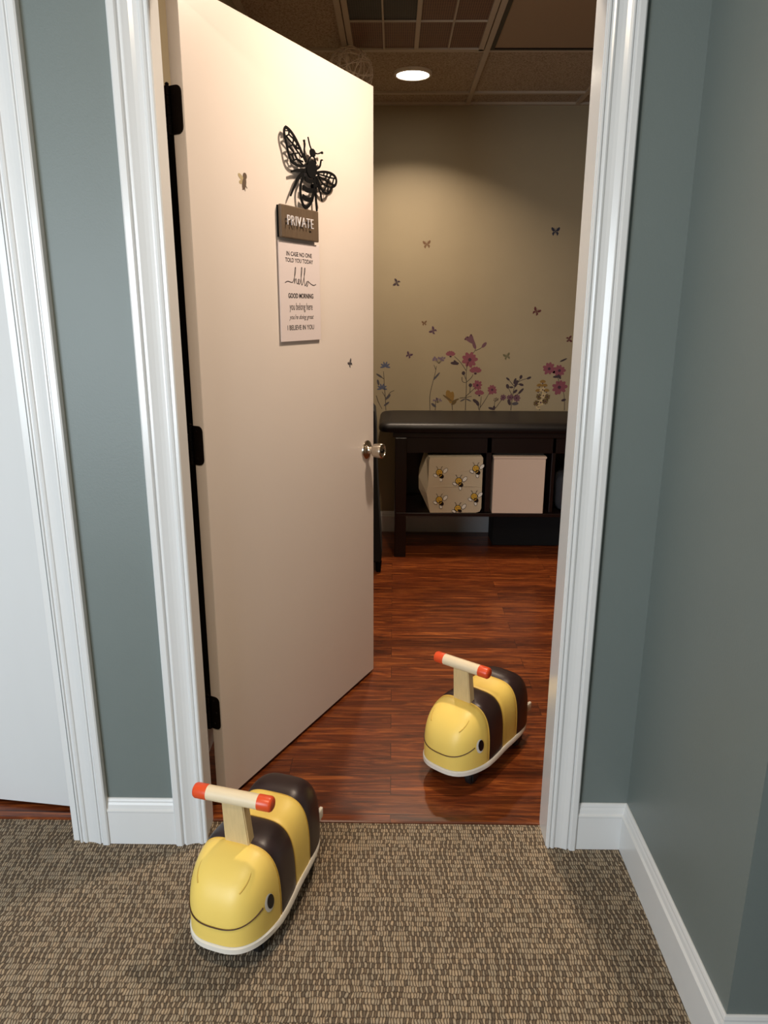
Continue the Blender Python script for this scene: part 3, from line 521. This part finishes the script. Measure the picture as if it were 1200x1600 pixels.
# poster
cs, cz = .450, 1.437; root = ondoor(empty('quote_poster'), cs, cz)
tag(root, 'white acrylic quote plaque with dark hello lettering below the private sign', 'sign')
bm = bmesh.new(); box(bm, -.106, .106, -.0065, -.0035, -.137, .137, bev=.0006, seg=1); obj('plaque', bm, M['paper'], root)
for sx in (-.06, .06):
    for sz in (-.1, .1): obj('mounting_pad', B(sx-.02, sx+.02, -.0035, 0, sz-.01, sz+.01), M['paper'], root)
def line(s, z, size, shear=0, xs=1.0, sp=1.0, bold=0, x=.0):
    b2 = textmesh(s, size, .00015, shear, sp, xs, bold); b2.transform(Matrix.Translation((x, -.0067, z)) @ Matrix.Rotation(PI/2, 4, 'X')); return obj('lettering', b2, M['ink'], root)
line('IN CASE NO ONE', .104, .0165, bold=.0002, xs=1.02, x=-.004); line('TOLD YOU TODAY', .087, .0160, bold=.0002, xs=1.02, x=-.004)
line('GOOD MORNING', -.010, .0185, xs=.88, bold=.0005, x=-.0); line('you belong here', -.040, .029, xs=.64, x=.0); line("you're doing great", -.069, .0185, .45, .92, x=.0); line('I BELIEVE IN YOU', -.099, .0190, bold=.0002, xs=.98, x=-.004)
def script(paths, w_):
    bm = bmesh.new(); f = lambda a, b, t: Vector((a, -t, b))
    for p in paths: stroke(bm, p, w_, w_, .0064, .0069, f, 3)
    return obj('lettering', bm, M['ink'], root)
hx = lambda pts: [(x*.00098, .028+(z-35)*.00128) for x, z in pts]
script([hx([(-82, 33), (-68, 37), (-50, 34), (-40, 35), (-28, 52), (-24, 68), (-29, 66), (-33, 45), (-34, 30), (-30, 40), (-24, 44), (-22, 34), (-18, 31), (-10, 36), (-8, 42), (-13, 42), (-14, 33), (-6, 30), (4, 48), (10, 68), (4, 68), (1, 40), (5, 27), (12, 36), (24, 58), (26, 68), (20, 66), (18, 40), (22, 26), (30, 34), (35, 40), (30, 30), (34, 26), (40, 34), (37, 40), (46, 36), (62, 31), (74, 30), (84, 33)])], .0022)
# small bee and butterfly decals
def butterfly(bm, c, r, rot, frame, t=.0004):
    def q(a, b): return (c[0]+r*(a*math.cos(rot)-b*math.sin(rot)), c[1]+r*(a*math.sin(rot)+b*math.cos(rot)))
    for s in (-1, 1):
        prism(bm, [q(s*a, b) for a, b in ((.05, .05), (.3, .62), (.75, .95), (1.0, .8), (.9, .35), (.55, .02))][::s], 0, t, frame)
        prism(bm, [q(s*a, b) for a, b in ((.05, -.02), (.5, -.05), (.75, -.35), (.6, -.75), (.42, -.9), (.3, -.6))][::s], 0, t, frame)
    prism(bm, [q(a, b) for a, b in ((-.07, .4), (.07, .4), (.09, 0), (.03, -.5), (-.03, -.5), (-.09, 0))], 0, t*1.6, frame)
    for s in (-1, 1): stroke(bm, [q(0, .4), q(s*.2, .7), q(s*.3, .85)], r*.05, r*.05, 0, t, frame, 1)
bm = bmesh.new(); cs, cz = .747, 1.215; butterfly(bm, (cs, cz), .014, .6, dframe(cs, cz)); o = obj('butterfly_decal', bm, M['d_slate']); ondoor(o, cs, cz)
tag(o, 'small dark butterfly decal on the open door above its knob', 'decal')
cs, cz = .21, 1.705; F = dframe(cs, cz); root = ondoor(empty('bee_decal'), cs, cz); tag(root, 'tiny brown honeybee decal on the door left of the metal bee', 'decal')
bm = bmesh.new(); prism(bm, ell((cs, cz-.006), .008, .016, -.3), 0, .0006, F); prism(bm, ell((cs+.004, cz+.012), .008, .008), 0, .0007, F)
for p in ((-.008, -.022), (.003, -.024), (.012, -.016)): stroke(bm, [(cs, cz-.006), (cs+p[0], cz+p[1])], .003, .002, 0, .0005, F)
obj('body', bm, M['d_brown'], root)
bm = bmesh.new(); prism(bm, ell((cs-.013, cz+.008), .012, .006, -.5), 0, .0005, F); prism(bm, ell((cs-.012, cz-.004), .009, .005, .2), 0, .0004, F); obj('wing', bm, M['d_cream'], root)

# ------------------------------------------------------------------ wall decals
def wframe(cx, cz_):
    return lambda a, b, t: Vector((a-cx, -t, b-cz_))
def bloom(get, c, r, kind, col, F, rnd):
    bm = get(col)
    if kind == 'daisy':
        n = 9
        for i in range(n):
            a = 2*PI*i/n+rnd.uniform(-.12, .12); rr = r*rnd.uniform(.85, 1.05)
            prism(bm, ell((c[0]+math.cos(a)*rr*.55, c[1]+math.sin(a)*rr*.55), rr*.50, rr*.27, a, 10), 0, .0003+.00004*(i % 3), F)
        prism(get('centre'), ell(c, r*.22, r*.22), 0, .0006, F)
    elif kind == 'star':
        for i in range(6):
            a = PI*i/5*1.1-.15; 
            prism(bm, ell((c[0]+math.cos(a)*r*.5, c[1]+math.sin(a)*r*.5), r*.52, r*.17, a, 10), 0, .0003+.00004*(i % 3), F)
    elif kind == 'umbel':
        for i in range(13):
            a = rnd.uniform(-.2, PI+.2); d = rnd.uniform(.35, 1)*r
            prism(bm, ell((c[0]+math.cos(a)*d, c[1]+math.sin(a)*d*.7), r*.2, r*.15, a, 8), 0, .0003+.00003*(i % 4), F)
            stroke(get('stem'), [(c[0], c[1]-r*.5), (c[0]+math.cos(a)*d, c[1]+math.sin(a)*d*.7)], .0012, .0012, 0, .0002, F)
    elif kind == 'side':
        for i in range(6):
            a = PI*(.12+.76*i/5)
            prism(bm, ell((c[0]+math.cos(a)*r*.55, c[1]+math.sin(a)*r*.4-.1*r), r*.45, r*.26, a, 10), 0, .0003+.00004*(i % 3), F)
        prism(get('centre'), ell((c[0], c[1]-r*.35), r*.22, r*.16), 0, .0006, F)
    elif kind == 'trumpet':
        prism(bm, [(c[0]+r*a, c[1]+r*b) for a, b in ((.95, -1.0), (.5, -.75), (-.2, -.4), (-1.0, .1), (-.8, .5), (-.3, .5), (0, .95), (.4, .6), (.55, .1), (.9, -.7))], 0, .0003, F)
        for a, b in ((-.9, .1), (-.5, .45), (.1, .8)): prism(get('centre'), ell((c[0]+r*a, c[1]+r*b), r*.14, r*.14), 0, .0005, F)
    else:
        prism(bm, ell(c, r*.9, r), 0, .0004, F)
for pi_, P in enumerate(PLANTS):
    rnd = random.Random(pi_+3); c0 = P['st'][0][0]; F = wframe(*c0)
    root = empty(P['n']+'_decal', (c0[0], YB, c0[1])); tag(root, P['l'], 'wall decal')
    bm = bmesh.new()
    for s in P['st']: stroke(bm, s, .0042, .0028, 0, .0003, F)
    obj('stem', bm, M['d_stem'], root)
    for c, r, kd, co in P['bl']:
        bms = {}
        def get(col):
            if col not in bms: bms[col] = bmesh.new()
            return bms[col]
        bloom(get, c, r, kd, co, F, rnd)
        par = obj('petals', bms.pop(co), M['d_'+co], root)
        for k, bm in bms.items(): obj('flower_centre' if k == 'centre' else 'stem', bm, M['d_'+k], par)
    for li, (a, b, w_, co) in enumerate(P['lf']):
        m_ = ((a[0]+b[0])/2, (a[1]+b[1])/2); d = math.hypot(b[0]-a[0], b[1]-a[1])/2
        bm = bmesh.new(); prism(bm, ell(m_, d*1.05, w_*.5, math.atan2(b[1]-a[1], b[0]-a[0]), 10), 0, .00035+.00007*li, F); obj('leaf', bm, M['d_'+co], root)
for c, r, t, co, lab in BUTTERFLIES:
    bm = bmesh.new(); butterfly(bm, c, r, t, wframe(*c)); o = obj('butterfly_decal', bm, M['d_'+co], loc=(c[0], YB, c[1])); tag(o, lab, 'decal')

# ------------------------------------------------------------------ padded table
root = empty('padded_table', (.0, 4.05, 0)); tag(root, 'dark espresso treatment table with a padded black top and lower shelf', 'table')
TX0, TX1, TY0 = -.078, 1.78, 4.05
def pb(name, x0, x1, y0, y1, z0, z1, m, bev=.003, seg=2, sm=False, parent=None):
    bm = bmesh.new(); box(bm, x0, x1, y0-4.05, y1-4.05, z0, z1, bev=bev, seg=seg); return obj(name, bm, m, parent or root, sm)
bm = bmesh.new()   # padded top with rounded corners and rolled edge
def rrect(x0, x1, y0, y1, r, n=6):
    out = []
    for cx, cy, a0 in ((x1-r, y1-r, 0), (x0+r, y1-r, PI/2), (x0+r, y0+r, PI), (x1-r, y0+r, 1.5*PI)):
        out += [(cx+r*math.cos(a0+PI/2*k/n), cy+r*math.sin(a0+PI/2*k/n)) for k in range(n+1)]
    return out
rings = []
for ins, z in ((.02, .728), (.006, .732), (0, .742), (-.001, .755), (.002, .767), (.010, .777), (.022, .783), (.05, .785)):
    rings.append([bm.verts.new((x, y-4.05, z)) for x, y in rrect(TX0+ins, TX1-ins, TY0+ins, YB-.002-ins*.2, .05)])
for A, C in zip(rings, rings[1:]):
    for k in range(len(A)): bm.faces.new((A[k], A[(k+1) % len(A)], C[(k+1) % len(A)], C[k]))
bm.faces.new(rings[0][::-1]); bm.faces.new(rings[-1])
obj('padded_top', bm, M['cushion'], root, 'auto')
pb('top_frame', .0, 1.70, 4.075, 4.54, .70, .729, M['espresso'])
pb('apron', .07, 1.62, 4.085, 4.105, .612, .70, M['espresso'])
for x in (.012, 1.62): pb('leg', x, x+.066, 4.065, 4.130, 0, .70, M['espresso'], .004); pb('leg', x, x+.066, 4.47, 4.535, 0, .70, M['espresso'], .004)
pb('shelf', .02, 1.68, 4.062, 4.53, .248, .268, M['espresso'])
pb('side_panel', .03, .05, 4.13, 4.47, .612, .70, M['espresso'])
pb('divider', .526, .556, 4.085, 4.53, .268, .700, M['espresso']); pb('divider', .893, .915, 4.085, 4.53, .268, .700, M['espresso'])
pb('back_panel', .05, 1.65, 4.51, 4.53, .268, .70, M['espresso'])

# bee print fabric bin
root = empty('fabric_bin', (.35, 4.06, .268)); tag(root, 'cream canvas bin printed with smiling bees on the table shelf', 'storage bin')
bm = bmesh.new()
fp = [(-.150, .004), (-.157, .02), (-.170, .14), (-.200, .205), (-.165, .31), (-.155, .322)]  # left outline of the front, x and z
prof = [(-.135, .002), (-.158, .12), (-.150, .16), (-.146, .30), (-.142, .322), (.148, .330), (.155, .322), (.155, .03), (.148, .012), (.125, .004)]
fr = [bm.verts.new((x, (-.0 if not (.10 < z < .2) else -.004), z)) for x, z in prof]
# left gusset bulges outwards behind the front face
ga = [bm.verts.new(p) for p in ((-.138, .03, .004), (-.200, .06, .13), (-.202, .06, .20), (-.160, .05, .31), (-.150, .03, .326))]
gb = [bm.verts.new(p) for p in ((-.138, .30, .004), (-.190, .30, .13), (-.19, .30, .20), (-.160, .30, .31), (-.150, .30, .326))]
bm.faces.new([fr[0], fr[1], fr[2], fr[3], fr[4], fr[5], fr[6], fr[7], fr[8], fr[9]][::-1])
for i in range(4):
    a, b = fr[i], fr[i+1]; bm.faces.new((a, b, ga[i+1], ga[i])); bm.faces.new((ga[i], ga[i+1], gb[i+1], gb[i]))
bk = [bm.verts.new((x, .32, z)) for x, z in ((.148, .330), (.155, .322), (.155, .03), (.148, .012), (.125, .004))]
for i in range(4): bm.faces.new((fr[5+i], fr[6+i], bk[i+1], bk[i]))
bm.faces.new([fr[4], ga[4], gb[4], bk[0], fr[5]]); bm.faces.new([fr[9], bk[4], gb[0], ga[0], fr[0]]); bm.faces.new(bk[::-1]+gb)
obj('cloth_body', bm, M['canvas'], root)
bm = bmesh.new(); tube(bm, smoothpts([(-.150, -.001, .158), (-.05, -.003, .156), (.06, -.002, .159), (.154, -.001, .157)]), .0016, 6); box(bm, -.144, .150, -.002, 0, .2455, .247); obj('crease', bm, M['canvas'], root)
FB = lambda a, b, t: Vector((a, -.0025-t, b))
for cx, cz_, cut in ((-.088, .238, 0), (.128-.012, .262, 0), (.022, .190, 0), (-.085, .080, 0), (.112, .100, 0), (.022, .030, 1)):
    by = bmesh.new(); bk_ = bmesh.new(); bwh = bmesh.new()
    prism(bk_, ell((cx, cz_), .0195, .0195), 0, .0006, FB); prism(by, ell((cx, cz_), .0165, .0165), 0, .0012, FB)
    for s in (-1, 1):
        prism(bk_, ell((cx+s*.006, cz_+.004), .002, .003, 0, 8), 0, .0018, FB)
        stroke(bk_, [(cx+s*.008, cz_+.017), (cx+s*.013, cz_+.032), (cx+s*.019, cz_+.034)], .0022, .0022, 0, .0008, FB)
    stroke(bk_, [(cx-.008, cz_-.004), (cx, cz_-.009), (cx+.008, cz_-.004)], .0018, .0018, 0, .0018, FB)
    for wx, wz, rx, ry, ro_ in ((.034, .010, .018, .011, .9), (-.022, -.018, .014, .009, 2.6), (.010, -.042, .009, .013, .2)):
        if wz < -.03 and cut: continue
        prism(bk_, ell((cx+wx, cz_+wz), rx, ry, ro_), 0, .0004, FB); prism(bwh, ell((cx+wx, cz_+wz), rx-.0022, ry-.0022, ro_), 0, .0010, FB)
    if not cut:
        prism(bk_, ell((cx+.012, cz_-.022), .015, .013, -.6), 0, .0014, FB)
        stroke(by, [(cx+.002, cz_-.024), (cx+.014, cz_-.014)], .004, .004, 0, .0018, FB)
    else: prism(bk_, ell((cx+.012, cz_-.015), .012, .008, -.3), 0, .0014, FB)
    pr = obj('bee_print', bk_, M['eyeblack'], root); obj('yellow_print', by, M['d_beeyellow'], pr); obj('wing_print', bwh, M['eyewhite'], pr)

# ivory storage box
root = empty('storage_box', (.715, 4.06, .268)); tag(root, 'plain ivory square storage box on the table shelf right of the bee bin', 'storage box')
bm = bmesh.new(); box(bm, -.148, .142, .004, .30, 0, .318, bev=.003); obj('box_body', bm, M['box'], root)
bm = bmesh.new(); box(bm, -.151, .146, 0, .304, .318, .329, bev=.002); obj('lid', bm, M['box'], root)
# bag at the right end of the shelf
bm = bmesh.new(); box(bm, -.04, .16, 0, .26, 0, .22, bev=.05, seg=4)
for v in bm.verts: v.co += Vector((math.sin(v.co.z*40)*.006, math.sin(v.co.z*55+v.co.x*30)*.008, 0))
o = obj('plastic_bag', bm, M['bag'], loc=(.975, 4.09, .268), smooth=True); tag(o, 'dark glossy plastic bag on the shelf half behind the right casing', 'bag')
# black crate under the shelf
bm = bmesh.new(); box(bm, 0, .62, 0, .2, 0, .235, bev=.004); box(bm, -.004, .624, -.006, .206, .205, .225, bev=.003)
o = obj('storage_crate', bm, M['blackcloth'], loc=(.61, 4.30, 0)); tag(o, 'black storage crate in the shadow under the table shelf', 'crate')
# black upholstered chair behind the door
root = empty('upholstered_chair', (-.30, 3.92, 0)); tag(root, 'black upholstered chair showing its back edge behind the open door', 'chair')
bm = bmesh.new(); pts = [(.17, .06), (.236, .06), (.243, .10), (.225, .40), (.215, .60), (.212, .80), (.205, .88), (.185, .905), (.16, .89), (.15, .60), (.155, .40)]
prism(bm, pts, -.0, .26, lambda a, b, t: Vector((a, t-.13, b))); bmesh.ops.bevel(bm, geom=[e for e in bm.edges if abs(e.verts[0].co.y-e.verts[1].co.y) < 1e-6], offset=.008, segments=2, affect='EDGES'); obj('backrest', bm, M['blackcloth'], root, 'auto')
bm = bmesh.new(); box(bm, -.20, .165, -.20, .20, .36, .46, bev=.03, seg=3); obj('seat', bm, M['blackcloth'], root, 'auto')
bm = bmesh.new(); box(bm, -.19, .16, -.19, .19, .06, .36, bev=.01); obj('skirt', bm, M['blackcloth'], root)
for x in (-.17, .225):
    for y in ((-.17, .17) if x < 0 else (-.1, .1)): bm = bmesh.new(); lathe(bm, [(0, 0), (.013, 0), (.018, .062), (0, .062)], 12, Matrix.Translation((x, y, 0))); obj('leg', bm, M['black'], root, 'auto')

# added black filler standing for the darkness seen through the hinge gap
root = empty('hinge_gap_filler', (XP, 2.13, 1.86)); tag(root, 'added black filler behind the open door, standing for darkness in the hinge gap', 'coat')
bm = bmesh.new(); rings = []
for i in range(16):
    q = i/15; z = -1.62*q; wy = .10+.10*min(1, q*3)+.02*q; dx = .028+.012*min(1, q*4); ring = []
    for k in range(40):
        a = 2*PI*k/40; f = 1+.05*math.sin(7*a)*min(1, q*2)
        ring.append(bm.verts.new((.046+dx*f*math.cos(a), wy*f*math.sin(a), z)))
    rings.append(ring)
for A, C in zip(rings, rings[1:]):
    for k in range(40): bm.faces.new((A[k], A[(k+1) % 40], C[(k+1) % 40], C[k]))
bm.faces.new(rings[0]); bm.faces.new(rings[-1][::-1]); obj('filler_body', bm, M['blackcloth'], root, True)
bm = bmesh.new(); tube(bm, [(0, 0, .02), (.03, 0, .02), (.046, 0, .03), (.05, 0, .05)], .004, 8); obj('filler_hook', bm, M['hinge'], root, True)

# ------------------------------------------------------------------ ceiling fixtures
def can(x, y, label, power, color, z=ZC, spread=180, size=.12):
    root = empty('ceiling_light', (x, y, z)); tag(root, label, 'ceiling light', None)
    bm = bmesh.new(); lathe(bm, [(.078, .012), (.079, -.002), (.081, -.004), (.089, -.004), (.092, -.002), (.093, .0), (.093, .012)], 48); obj('trim_ring', bm, M['whiteplastic'], root, 'auto')
    bm = bmesh.new(); lathe(bm, [(.0, -.002), (.072, -.002), (.0785, .001), (.0785, .006), (0, .006)], 48); obj('lens', bm, M['lens'], root)
    l = area('lamp_light', (x, y, z-.0065), (x, y, 0), size, size, power, color, 'DISK', spread)
    return root
can(.085, 4.03, 'lit round recessed ceiling light near the back wall', can_power, WARM, spread=125)
can(.35, 2.12, 'round recessed ceiling light inside the doorway above the frame', can_power*1.72, WARM)
can(-.35, .35, 'round recessed ceiling light over the hallway', hall_can_power, HALLW)
# louvred troffer
root = empty('louvred_ceiling_light', (.0905, 2.95, ZC)); tag(root, 'unlit louvred ceiling light with black panes, others painted with a brown reflection', 'ceiling light')
tx0, tx1, ty0, ty1 = -.295, .295, -.55, .72
bm = bmesh.new()
for a in ((tx0, tx0+.022, ty0, ty1), (tx1-.022, tx1, ty0, ty1), (tx0, tx1, ty0, ty0+.022), (tx0, tx1, ty1-.016, ty1)): box(bm, a[0], a[1], a[2], a[3], -.004, .011)
box(bm, -.009, .009, ty0, ty1, -.003, .0105)
obj('frame', bm, M['tee'], root)
bm = bmesh.new()
for x in (-.141, .141): box(bm, x-.0035, x+.0035, ty0+.01, ty1-.01, -.002, .010)
for y in (.385, .07, -.245): box(bm, tx0+.01, tx1-.01, y-.0035, y+.0035, -.0021, .0101)
obj('divider_bars', bm, M['tee'], root)
for i, (x0, x1) in enumerate(((-.273, -.1445), (-.1375, -.009), (.009, .1375), (.1445, .273))):
    for j, (y0, y1) in enumerate(((.3885, .704), (.0735, .3815), (-.2415, .0665), (-.54, -.2485))):
        obj('louver_pane', B(x0, x1, y0, y1, .004, .008), M['louver_black'] if (i < 2 and j in (1, 2)) else M['louver_reflect'], root)
root = empty('panel_light', (.708, 3.0, ZC)); tag(root, 'unlit smooth flat ceiling panel right of the louvred light', 'ceiling light')
obj('diffuser', B(-.275, .275, -.55, .655, .003, .009), M['flatlens'], root)
bm = bmesh.new()
for a in ((-.292, -.275, -.565, .672), (.275, .292, -.565, .672), (-.275, .275, -.565, -.55), (-.275, .275, .655, .672)): box(bm, a[0], a[1], a[2], a[3], -.001, .011)
obj('frame', bm, M['hinge'], root)

# lace string ball hanging behind the door
root = empty('string_ornament', (-.20, 3.62, 2.385)); tag(root, 'white openwork string ornament hanging from the ceiling above the door top', 'ornament')
rnd = random.Random(5); bm = bmesh.new()
for i in range(26):
    ax = Vector((rnd.gauss(0, 1), rnd.gauss(0, 1), rnd.gauss(0, 1))).normalized(); u = ax.orthogonal().normalized(); v = ax.cross(u); off = rnd.uniform(-.045, .045)
    rr = math.sqrt(.10**2-off**2)
    tube(bm, [(ax*off+(u*math.cos(t)+v*math.sin(t))*rr*(1+.03*math.sin(5*t+i))) for t in [2*PI*k/36 for k in range(36)]], .0017, 4, closed=True)
obj('lace_shell', bm, M['thread'], root)
bm = bmesh.new(); tube(bm, [(0, 0, .105), (0, 0, .09)], .0012, 6); obj('cord', bm, M['thread'], root)

# ------------------------------------------------------------------ ride-on bees
NB = 3.7; Z0 = .077; HB = .172; S0, S1 = -.212, .208
def Wd(s):
    t = (s-S0)/(S1-S0)*2-1
    p = 3.0 if t < 0 else 3.9
    base = .104-.011*max(0, min(1, (s+.10)/.12))+.003*max(0, (s-.08)/.12)
    return max(1e-4, base*(max(0, 1-abs(t)**p))**(1/p))
def Hd(s):
    t = (s-S0)/(S1-S0)*2-1
    p = 3.1 if t < 0 else 4.6
    sad = 1-.05*math.exp(-((s-.03)/.06)**2)+.05*math.exp(-((s-.14)/.06)**2)
    return max(1e-4, HB*sad*(max(0, 1-abs(t)**p))**(1/p))
def ins(s, x, z):
    if not S0 < s < S1: return False
    return (abs(x)/Wd(s))**NB+(max(0, z-Z0)/Hd(s))**NB < 1
def surf(th, z, c=-.11, off=0):
    """surface point at height z in direction th (0 = front, + = the bee's left / +x)"""
    dx, ds = math.sin(th), -math.cos(th); lo, hi = 0, .3
    for _ in range(40):
        m_ = (lo+hi)/2
        if ins(c+ds*m_, dx*m_, z): lo = m_
        else: hi = m_
    return Vector((dx*(lo+off), c+ds*(lo+off), z))
def band(s0, s1, n, puff=.0022, capend=None):
    bm = bmesh.new(); rings = []; K = 48
    for i in range(n+1):
        q = i/n
        if s0 <= S0+1e-6: q = q**2.2
        if s1 >= S1-1e-6: q = 1-(1-q)**2.4
        s = s0+(s1-s0)*q; s = min(max(s, S0+1e-8), S1-1e-8)
        e = min(q, 1-q)*(s1-s0); e2 = (q*(s1-s0) if s1 >= S1-1e-6 else (1-q)*(s1-s0) if s0 <= S0+1e-6 else e)
        pf = 1+(puff/.1)*(1-math.exp(-e2/.006))
        W_, H_ = Wd(s)*pf, Hd(s)*pf; ring = []
        for k in range(K+1):
            a = PI*k/K; c_, s_ = math.cos(a), math.sin(a)
            ring.append(bm.verts.new((W_*math.copysign(abs(c_)**(2/NB), c_), s, Z0+H_*abs(s_)**(2/NB))))
        rings.append(ring)
    for A, C in zip(rings, rings[1:]):
        for k in range(K): bm.faces.new((A[k], A[k+1], C[k+1], C[k]))
    if s0 <= S0+1e-6: bm.faces.new(rings[0])
    if s1 >= S1-1e-6: bm.faces.new(rings[-1])
    return bm
def piping(s, r=.0012, grow=.0):
    bm = bmesh.new(); pts = []
    for k in range(49):
        a = PI*k/48; c_, s_ = math.cos(a), math.sin(a)
        pts.append(((Wd(s)+grow)*math.copysign(abs(c_)**(2/NB), c_), s, Z0+(Hd(s)+grow)*abs(s_)**(2/NB)))
    tube(bm, pts, r, 6); return bm
def make_bee():
    root = empty('ride_on_bee')
    SB = (-.093, -.003, .084)
    # base board
    bm = bmesh.new(); out = []
    for k in range(96):
        a = 2*PI*k/96; t = math.cos(a); s = (S0+S1)/2+(S1-S0+.012)/2*math.copysign(abs(t)**.7, t)
        sc = min(max(s, S0), S1); base = .111-.011*max(0, min(1, (sc+.10)/.12))+.003*max(0, (sc-.08)/.12)
        out.append((base*math.copysign(abs(math.sin(a))**(.70 if t < 0 else .6), math.sin(a)), s))
    rings = []
    for f, z in ((.97, .058), (1.0, .061), (1.0, .073), (.975, .077)):
        rings.append([bm.verts.new((x*f, (s+.002)*f, z)) for x, s in out])
    for A, C in zip(rings, rings[1:]):
        for k in range(96): bm.faces.new((A[k], A[(k+1) % 96], C[(k+1) % 96], C[k]))
    bm.faces.new(rings[0][::-1]); bm.faces.new(rings[-1]); obj('base_board', bm, M['cream'], root, 'auto')
    hd = obj('head_cover', band(S0, SB[0], 30), M['yellow'], root, True)
    obj('stripe', band(SB[0], SB[1], 14), M['brown'], root, True)
    y2 = obj('stripe', band(SB[1], SB[2], 14), M['yellow'], root, True); y2['label'] = 'yellow middle stripe'
    rr = obj('rear_cover', band(SB[2], S1, 26), M['brown'], root, True)
    obj('piping', piping(SB[0], .0016, .0006), M['seam'], hd, True)
    for s in SB[1:]: obj('piping', piping(s, .0014, .0004), M['seam'], y2, True)
    obj('piping', piping(.192, .0020, .0006), M['cream'], rr, True)
    # darts on the head
    for sg in (-1, 1):
        bm = bmesh.new(); tube(bm, [surf(sg*(.60+.55*q), .196+.034*q, -.11, .0026) for q in [i/14 for i in range(15)]], .0016, 6); obj('seam', bm, M['seam'], hd, True)
    # eyes
    for sg in (-1, 1):
        def patch(cth, cz_, rz, rs, off):
            bm = bmesh.new(); c = bm.verts.new(surf(sg*cth, cz_, -.11, off)); prev = None; rings = []
            for f in (.5, 1.0):
                rings.append([bm.verts.new(surf(sg*(cth+rs*f*math.cos(a)-.1*f*rs*math.sin(a)), cz_+rz*f*math.sin(a), -.11, off)) for a in [2*PI*k/28 for k in range(28)]])
            for k in range(28):
                bm.faces.new((c, rings[0][k], rings[0][(k+1) % 28])); bm.faces.new((rings[0][k], rings[1][k], rings[1][(k+1) % 28], rings[0][(k+1) % 28]))
            return bm
        e = obj('eye', patch(1.30, .145, .0225, .150, .0032), M['eyewhite'], hd, True)
        obj('pupil', patch(1.33, .147, .0180, .108, .0042), M['eyeblack'], root, True).parent = hd
    bm = bmesh.new(); pts = [surf(q, (.121+.028*(abs(q)/1.15)**2.2), -.11, .0026) for q in [-1.1+2.2*i/60 for i in range(61)]]
    tube(bm, pts, .0014, 6); obj('smile', bm, M['smile'], hd, True)
    # handle
    bm = bmesh.new(); bz = bmesh.new()
    prism(bz, [(-.031, 0), (.031, 0), (.0265, .125), (-.0265, .125)], -.013, .013, lambda a, b, t: Vector((a, t, b)))
    bmesh.ops.bevel(bz, geom=bz.edges[:], offset=.0022, segments=3, affect='EDGES'); merge(bm, bz, Matrix.Translation((0, -.084, .232)) @ Matrix.Rotation(math.radians(6), 4, 'X'))
    st = obj('handle_stem', bm, M['beech'], root)
    HZ, HS, HL, HR = .366, -.102, .094, .0168
    RX = Matrix.Translation((0, HS, HZ)) @ Matrix.Rotation(math.radians(2.5), 4, 'Z') @ Matrix.Rotation(PI/2, 4, 'Y')
    bm = bmesh.new(); lathe(bm, [(0, -.062), (HR*.985, -.062), (HR*.985, .062), (0, .062)], 32, RX); hb_ = obj('handle_bar', bm, M['birch'], root, 'auto')
    for sg in (-1, 1):
        bm = bmesh.new(); pr = [(0, .0605), (HR*1.02, .0605), (HR*1.02, HL-.006), (HR*.9, HL-.002), (HR*.7, HL), (0, HL)]
        lathe(bm, [(r_, z_*sg) for r_, z_ in pr], 32, RX); g = obj('grip', bm, M['orange'], hb_, 'auto'); g['label'] = 'orange rounded bar end'
    # tail tab
    bm = bmesh.new(); box(bm, .064, .074, .185, .217, .100, .130, bev=.004, seg=3); t_ = obj('tail_tab', bm, M['cream'], root, True)
    # casters
    for x in (-.062, .062):
        for s in (-.125, .14):
            bm = bmesh.new(); lathe(bm, [(0, -.011), (.02, -.011), (.025, -.007), (.025, .007), (.02, .011), (0, .011)], 24, Matrix.Translation((x, s, .025)) @ Matrix.Rotation(PI/2, 4, 'Y')); wh = obj('wheel', bm, M['rubber'], root, 'auto')
            bm = bmesh.new(); box(bm, x-.016, x-.012, s-.015, s+.015, .018, .056, bev=.001); box(bm, x+.012, x+.016, s-.015, s+.015, .018, .056, bev=.001); box(bm, x-.016, x+.016, s-.015, s+.015, .052, .059, bev=.001); obj('fork', bm, M['rubber'], wh)
    return root
def copy_tree(o, parent=None):
    c = o.copy(); COL.objects.link(c); c.parent = parent
    for ch in [x for x in bpy.data.objects if x.parent == o]: copy_tree(ch, c)
    return c
bee = make_bee()
tag(bee, 'yellow and brown ride-on bee toy on the carpet in front of the door', 'ride-on toy', 'ride-on bees')
bee2 = copy_tree(bee)
bee.location = (-.312, 1.477, 0); bee.rotation_euler = (0, 0, math.radians(-17.4))
bee2.location = (.276, 2.089, 0); bee2.rotation_euler = (0, 0, math.radians(-39))
tag(bee2, 'yellow and brown ride-on bee toy on the wood floor inside the room', 'ride-on toy', 'ride-on bees')
